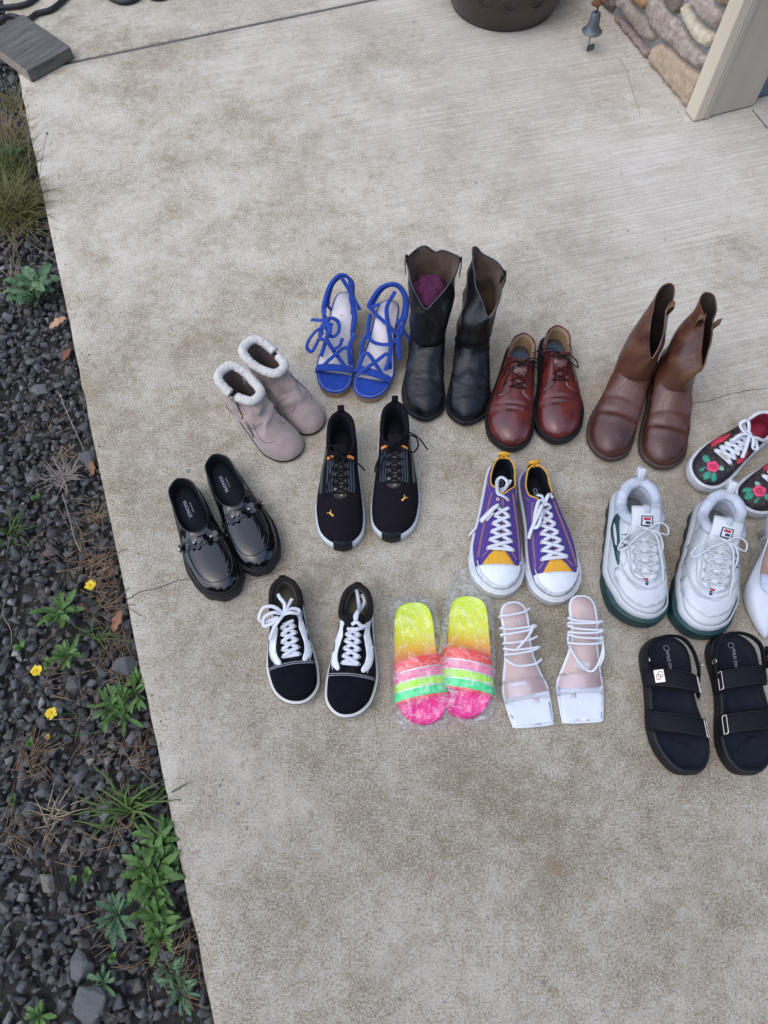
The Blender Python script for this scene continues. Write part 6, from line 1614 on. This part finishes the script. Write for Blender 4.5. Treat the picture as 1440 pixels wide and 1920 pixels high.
tuft(20, 260, 85, 170, 'brown dry grass clump below the weathered board', M_STRAW, 5, .0011, (.2, 1.2), spread=.05)
tuft(35, 440, 120, 34, 'long straw stems lying over the olive grass', M_STRAW, 6, .0010, (.05, .5), spread=.04)
tuft(18, 320, 90, 260, 'green brown grass clump between the two larger dry clumps', M_OLIVEGR, 16, .0013, (.3, 1.25), spread=.045)
tuft(30, 200, 70, 90, 'thin brown grass tuft under the board corner', M_OLIVEGR, 15, .0009, (.2, 1.1), spread=.03)
tuft(118, 895, 52, 60, 'dead grey weed with splayed stems on the gravel', M_DRY, 7, .0014, (.1, .7))
tuft(124, 855, 26, 40, 'small straw tuft above the dead grey weed', M_STRAW, 8, .0010, (.3, 1.0))
tuft(185, 965, 30, 40, 'straw tuft against the slab edge left of the loafers', M_STRAW, 9, .0009, (.1, .8))
tuft(190, 1195, 80, 12, 'thin green grass blades beside the brown leaf', M_GRASS, 10, .0014, (.2, .8))
tuft(262, 1500, 60, 14, 'green blades of grass touching the slab edge', M_GRASS, 11, .0022, (.3, .9))
tuft(100, 1530, 60, 18, 'dry reddish straw scatter near the left gravel', M_STRAW, 12, .0010, (.02, .2))
tuft(30, 540, 90, 16, 'pale bent straw stems under the crinkled weed', M_STRAW, 13, .0010, (.05, .4))
# tall dry stalks leaning over the slab edge
def stalk(pts, label, r=.0008, seed_=None):
    P = cr([(*at(x, y, z)[:2], z) for x, y, z in pts], 8); V, F = sweep(P, r, r, 5)
    if seed_: V, F = join((V, F), ball(P[-1], .0042, 8))
    o = mk('dry_stalk', V, F, M_DRY); tag(o, label, 'stalk', 'dry stalks by the slab edge')
stalk([(72, 355, -.03), (74, 330, .06), (80, 290, .13), (88, 250, .18)], 'dry brown stalk with seed head leaning over the slab edge', .0009, 1)
stalk([(60, 350, -.03), (55, 300, .08), (52, 240, .15), (47, 217, .2)], 'dry stalk with dark bud close to the board', .0009, 1)
stalk([(82, 400, -.03), (88, 370, .05), (86, 345, .09), (70, 333, .11)], 'curled dry stalk arching over the slab edge', .0009, None)
stalk([(160, 850, -.03), (140, 805, .02), (122, 765, .04), (114, 742, .05)], 'pale straw stalk with seed head on the gravel', .0012, 1)
stalk([(117, 925, -.02), (130, 970, -.01), (140, 1010, -.01), (152, 1035, -.015)], 'long tan stem trailing from the dead weed', .0012, None)
stalk([(12, 1120, -.02), (5, 1150, -.01), (20, 1180, -.01), (22, 1210, -.02)], 'bent straw stem at the left photo edge', .001, None)

def flower(px, py, label, m_=None, closed=False, seed=0, stem_to=None):
    s = scale_at(px, py); rr = random.Random(seed); z = .03; p = at(px, py, z)
    root = empty('yellow_flower', (p[0], p[1], GZ)); tag(root, label, 'flower', 'yellow flowers in the gravel')
    h = z - GZ; sx, sy = (stem_to if stem_to else (.02, -.03))
    V, F = sweep(cr([(sx, sy, 0), (sx * .4, sy * .4, h * .5), (0, 0, h)], 6), .0011, .0011, 5); mk('stem', V, F, M_WEED, root)
    r_ = .0125 if not closed else .010; me = None
    for k in range(16):
        a_ = k * 2 * math.pi / 16 + rr.uniform(-.1, .1); el = rr.uniform(.0, .35) if not closed else rr.uniform(.9, 1.3)
        if me is None:
            V = [(-.0014, 0, 0), (.0014, 0, 0), (.0026, r_ * .6, .0005), (.0020, r_, 0), (-.0020, r_, 0), (-.0026, r_ * .6, .0005)]; me = bpy.data.meshes.new('petal'); me.from_pydata(V, [], [(0, 1, 2, 5), (5, 2, 3, 4)]); me.materials.append(m_); me.update()
        o = bpy.data.objects.new('petal', me); COL.objects.link(o); o.parent = root; o.location = (0, 0, h + .001 * (k % 2)); o.rotation_euler = (el, 0, a_); q = rr.uniform(.75, 1.05); o.scale = (1, q, 1)
    V, F = ball((0, 0, h + .0015), .0038, 10, .6); mk('flower_centre', V, F, mat_fc, root)
M_YEL = mat('yellow_petal', (.78, .56, .015), .6, .1, 60, 0); M_YELP = mat('faded_yellow_petal', (.62, .45, .13), .7, .1, 60, 0); mat_fc = mat('flower_centre', (.60, .36, .01), .7, .2, 200, .3)
flower(170, 1098, 'yellow flower above the rosette weed, highest of the four', M_YEL, seed=1, stem_to=(-.02, -.05))
flower(69, 1258, 'yellow flower at left with petals spread in a row', M_YEL, seed=2, stem_to=(.04, .02))
flower(97, 1337, 'bright yellow flower standing alone over bare gravel', M_YEL, seed=3, stem_to=(.05, .01))
flower(92, 1382, 'faded half closed yellow flower, lowest of the four', M_YELP, True, 4, (.09, .02))

def dead_leaf(px, py, l, rz, label, col, seed, z=-.012):
    rr = random.Random(seed); m = mat('dead_leaf_brown', col, .7, .25, 60, .2)
    o = bpy.data.objects.new('fallen_leaf', leaf_mesh('fallen_leaf', l, l * .30, 3, .45, l * .02, .2, -.2, seed, m, .8)); COL.objects.link(o)
    p = at(px, py, z); o.location = (p[0], p[1], z); o.rotation_euler = (.15, .2, rz); tag(o, label, 'leaf', 'fallen brown leaves')
    so = o.modifiers.new('thickness', 'SOLIDIFY'); so.thickness = .0006
dead_leaf(92, 615, .055, -1.2, 'light tan lobed oak leaf below the crinkled weed', (.40, .22, .12), 1)
dead_leaf(116, 678, .040, -.6, 'rust red leaf scrap near the slab edge, upper gravel', (.17, .055, .025), 2)
dead_leaf(174, 892, .034, .2, 'small rust leaf against the slab beside the large stone', (.26, .12, .06), 3)
dead_leaf(212, 1185, .048, -.3, 'brown curled leaf by the slab edge under the pine needles', (.24, .11, .055), 4)
dead_leaf(170, 1150, .030, 1.0, 'dull red leaf scrap beside the rosette weed', (.13, .045, .03), 5)

# fallen pine needles in drifts
def needles():
    rr = random.Random(5); G_ = []
    spots = [(185, 1075, 50, 70), (200, 1130, 35, 50), (150, 1050, 60, 40), (230, 1200, 30, 50), (50, 1430, 45, 40), (100, 1275, 60, 30), (300, 1790, 50, 40), (210, 1260, 40, 30), (180, 1390, 60, 25), (20, 1560, 30, 20), (250, 1430, 30, 25), (120, 1600, 90, 30), (90, 1000, 90, 25), (340, 1860, 25, 20), (60, 800, 50, 12), (200, 1780, 90, 18)]
    for sx, sy, rad, n in spots:
        for k in range(n):
            px, py = rr.gauss(sx, rad * .5), rr.gauss(sy, rad * .5); z = rr.uniform(-.030, -.012); p = at(px, py, z); a_ = rr.gauss(.6, .9); l = rr.uniform(.025, .075); b = rr.uniform(-.2, .2)
            v = (p[:2] - C0) @ J_
            if v > -.004: continue
            P = [(p[0] + math.cos(a_) * l * t - math.sin(a_) * l * b * t * t, p[1] + math.sin(a_) * l * t + math.cos(a_) * l * b * t * t, z + rr.uniform(0, .006) * t) for t in (0, .33, .66, 1)]
            if (np.array(P[-1][:2]) - C0) @ J_ > (-.004 if rr.random() < .93 else .03): continue
            if (np.array(P[-1][:2]) - C0) @ J_ > -.006: P = [(a, b_, max(c, .002)) for a, b_, c in P]
            G_.append(sweep(np.array(P), .0007, .0007, 3))
    V, F = join(*G_); o = mk('pine_needles', V, F, mat('brown_needle', (.25, .155, .085), .8, .45, 40, 0)); tag(o, 'reddish brown fallen pine needles strewn over the gravel', 'needles', kind='stuff')
needles()
# single bigger stones that stand out of the gravel
def big_stone(px, py, r, label, seed, tone):
    V, F = rock(seed, .6, 15); p = at(px, py, -.02); rr = random.Random(seed)
    me_o = mk('gravel_stone', V * r, F, M_STONE, smooth=False); me_o.location = (p[0], p[1], -.022 + r * .2); me_o.rotation_euler = (rr.uniform(-.2, .2), rr.uniform(-.2, .2), rr.uniform(0, 6))
    a_ = me_o.data.attributes.new('tone', 'FLOAT', 'POINT'); a_.data.foreach_set('value', [tone] * len(me_o.data.vertices)); tag(me_o, label, 'stone', 'large stones in the gravel')
big_stone(160, 868, .034, 'large grey angular stone touching the slab edge', 501, .8)
big_stone(66, 897, .026, 'brownish block of stone left of the dead grey weed', 502, .75)
big_stone(170, 1880, .038, 'largest grey stone in the gravel near the bottom', 503, .72)
big_stone(155, 1810, .032, 'bluish grey angular stone above the largest one', 504, .7)
big_stone(202, 1518, .028, 'square grey brown stone beside the long grass', 505, .82)
big_stone(88, 1660, .026, 'tan grey stone in the middle of the lower gravel', 506, .93)
big_stone(78, 735, .030, 'flat grey stone high in the gravel bed', 507, .78)
big_stone(238, 1250, .032, 'dark blocky stone under the mid height weed clump', 508, .6)

# grit and crumbs strayed onto the slab
def grit():
    rr = random.Random(77); P_ = [rock(900 + i, .6, 8) for i in range(6)]; G_ = []
    spots = []
    for k in range(70): u = rr.uniform(-2.4, 0); v = abs(rr.gauss(0, .03)) + .006; spots.append((w2(u, v), rr.uniform(.001, .0032)))
    for k in range(60): p = WC + WE * rr.uniform(-.05, .55) - WR * (abs(rr.gauss(0, .035)) + .012); spots.append((p, rr.uniform(.001, .0028)))
    for k in range(70): spots.append((at(rr.uniform(300, 1420), rr.uniform(240, 1900))[:2], rr.uniform(.0007, .0020)))
    for p, r in spots:
        V, F = P_[rr.randrange(6)]; A = np.array(Matrix.Rotation(rr.uniform(0, 6.28), 3, 'Z')) * r; G_.append((V @ A.T + np.array([p[0], p[1], r * .5]), [tuple(f) for f in F]))
    V, F = join(*G_); o = mk('grit', V, F, mat('grit_dark', (.075, .070, .064), .9, .5, 40, 0), smooth=False); tag(o, 'dark grit and crumbs scattered over the concrete', 'grit', kind='stuff')
grit()
# ------------------------------------------------------------------ woodland round the yard (out of frame, seen in reflections, ring added to darken surroundings)
def unseen_woodland():
    rr = random.Random(21); G_ = []
    for k in range(34):
        a_ = R(20 + k * 320 / 34 + rr.uniform(-4, 4)); d = rr.uniform(8.5, 14.0)
        if R(140) < (a_ % (2 * math.pi)) < R(222): continue                      # gap shaped to let light in from the west
        x, y = d * math.cos(a_), d * math.sin(a_); h = rr.uniform(7.5, 13.0); w = rr.uniform(1.4, 2.3); rings = []
        if R(15) < (a_ % (2 * math.pi)) < R(100): x, y = x * 8.0 / d, y * 8.0 / d; h = rr.uniform(16, 20); w *= .85      # firs made tallest here to darken the patent reflections
        for t in np.linspace(0, 1, 16):
            n = 14; th = np.linspace(0, 2 * math.pi, n, endpoint=False)
            r_ = w * (1 - t) ** .8 * (.75 + .35 * (int(t * 15) % 2)) + .05
            rad = np.array([r_ * (1 + .35 * noise.noise(Vector((math.cos(q) * 2 + k, math.sin(q) * 2, t * 6)))) for q in th])
            rings.append(np.column_stack([x + np.cos(th) * rad, y + np.sin(th) * rad, np.full(n, .2 + h * t)]))
        G_.append(ringmesh(rings))
    V, F = join(*G_); o = mk('unseen_woodland', V, F, mat('unseen_dark_conifer', (.030, .040, .018), .9, .5, 3, 0), smooth=False)
    tag(o, 'unseen dark conifers added round the yard to darken reflections', 'trees', kind='stuff')
unseen_woodland()
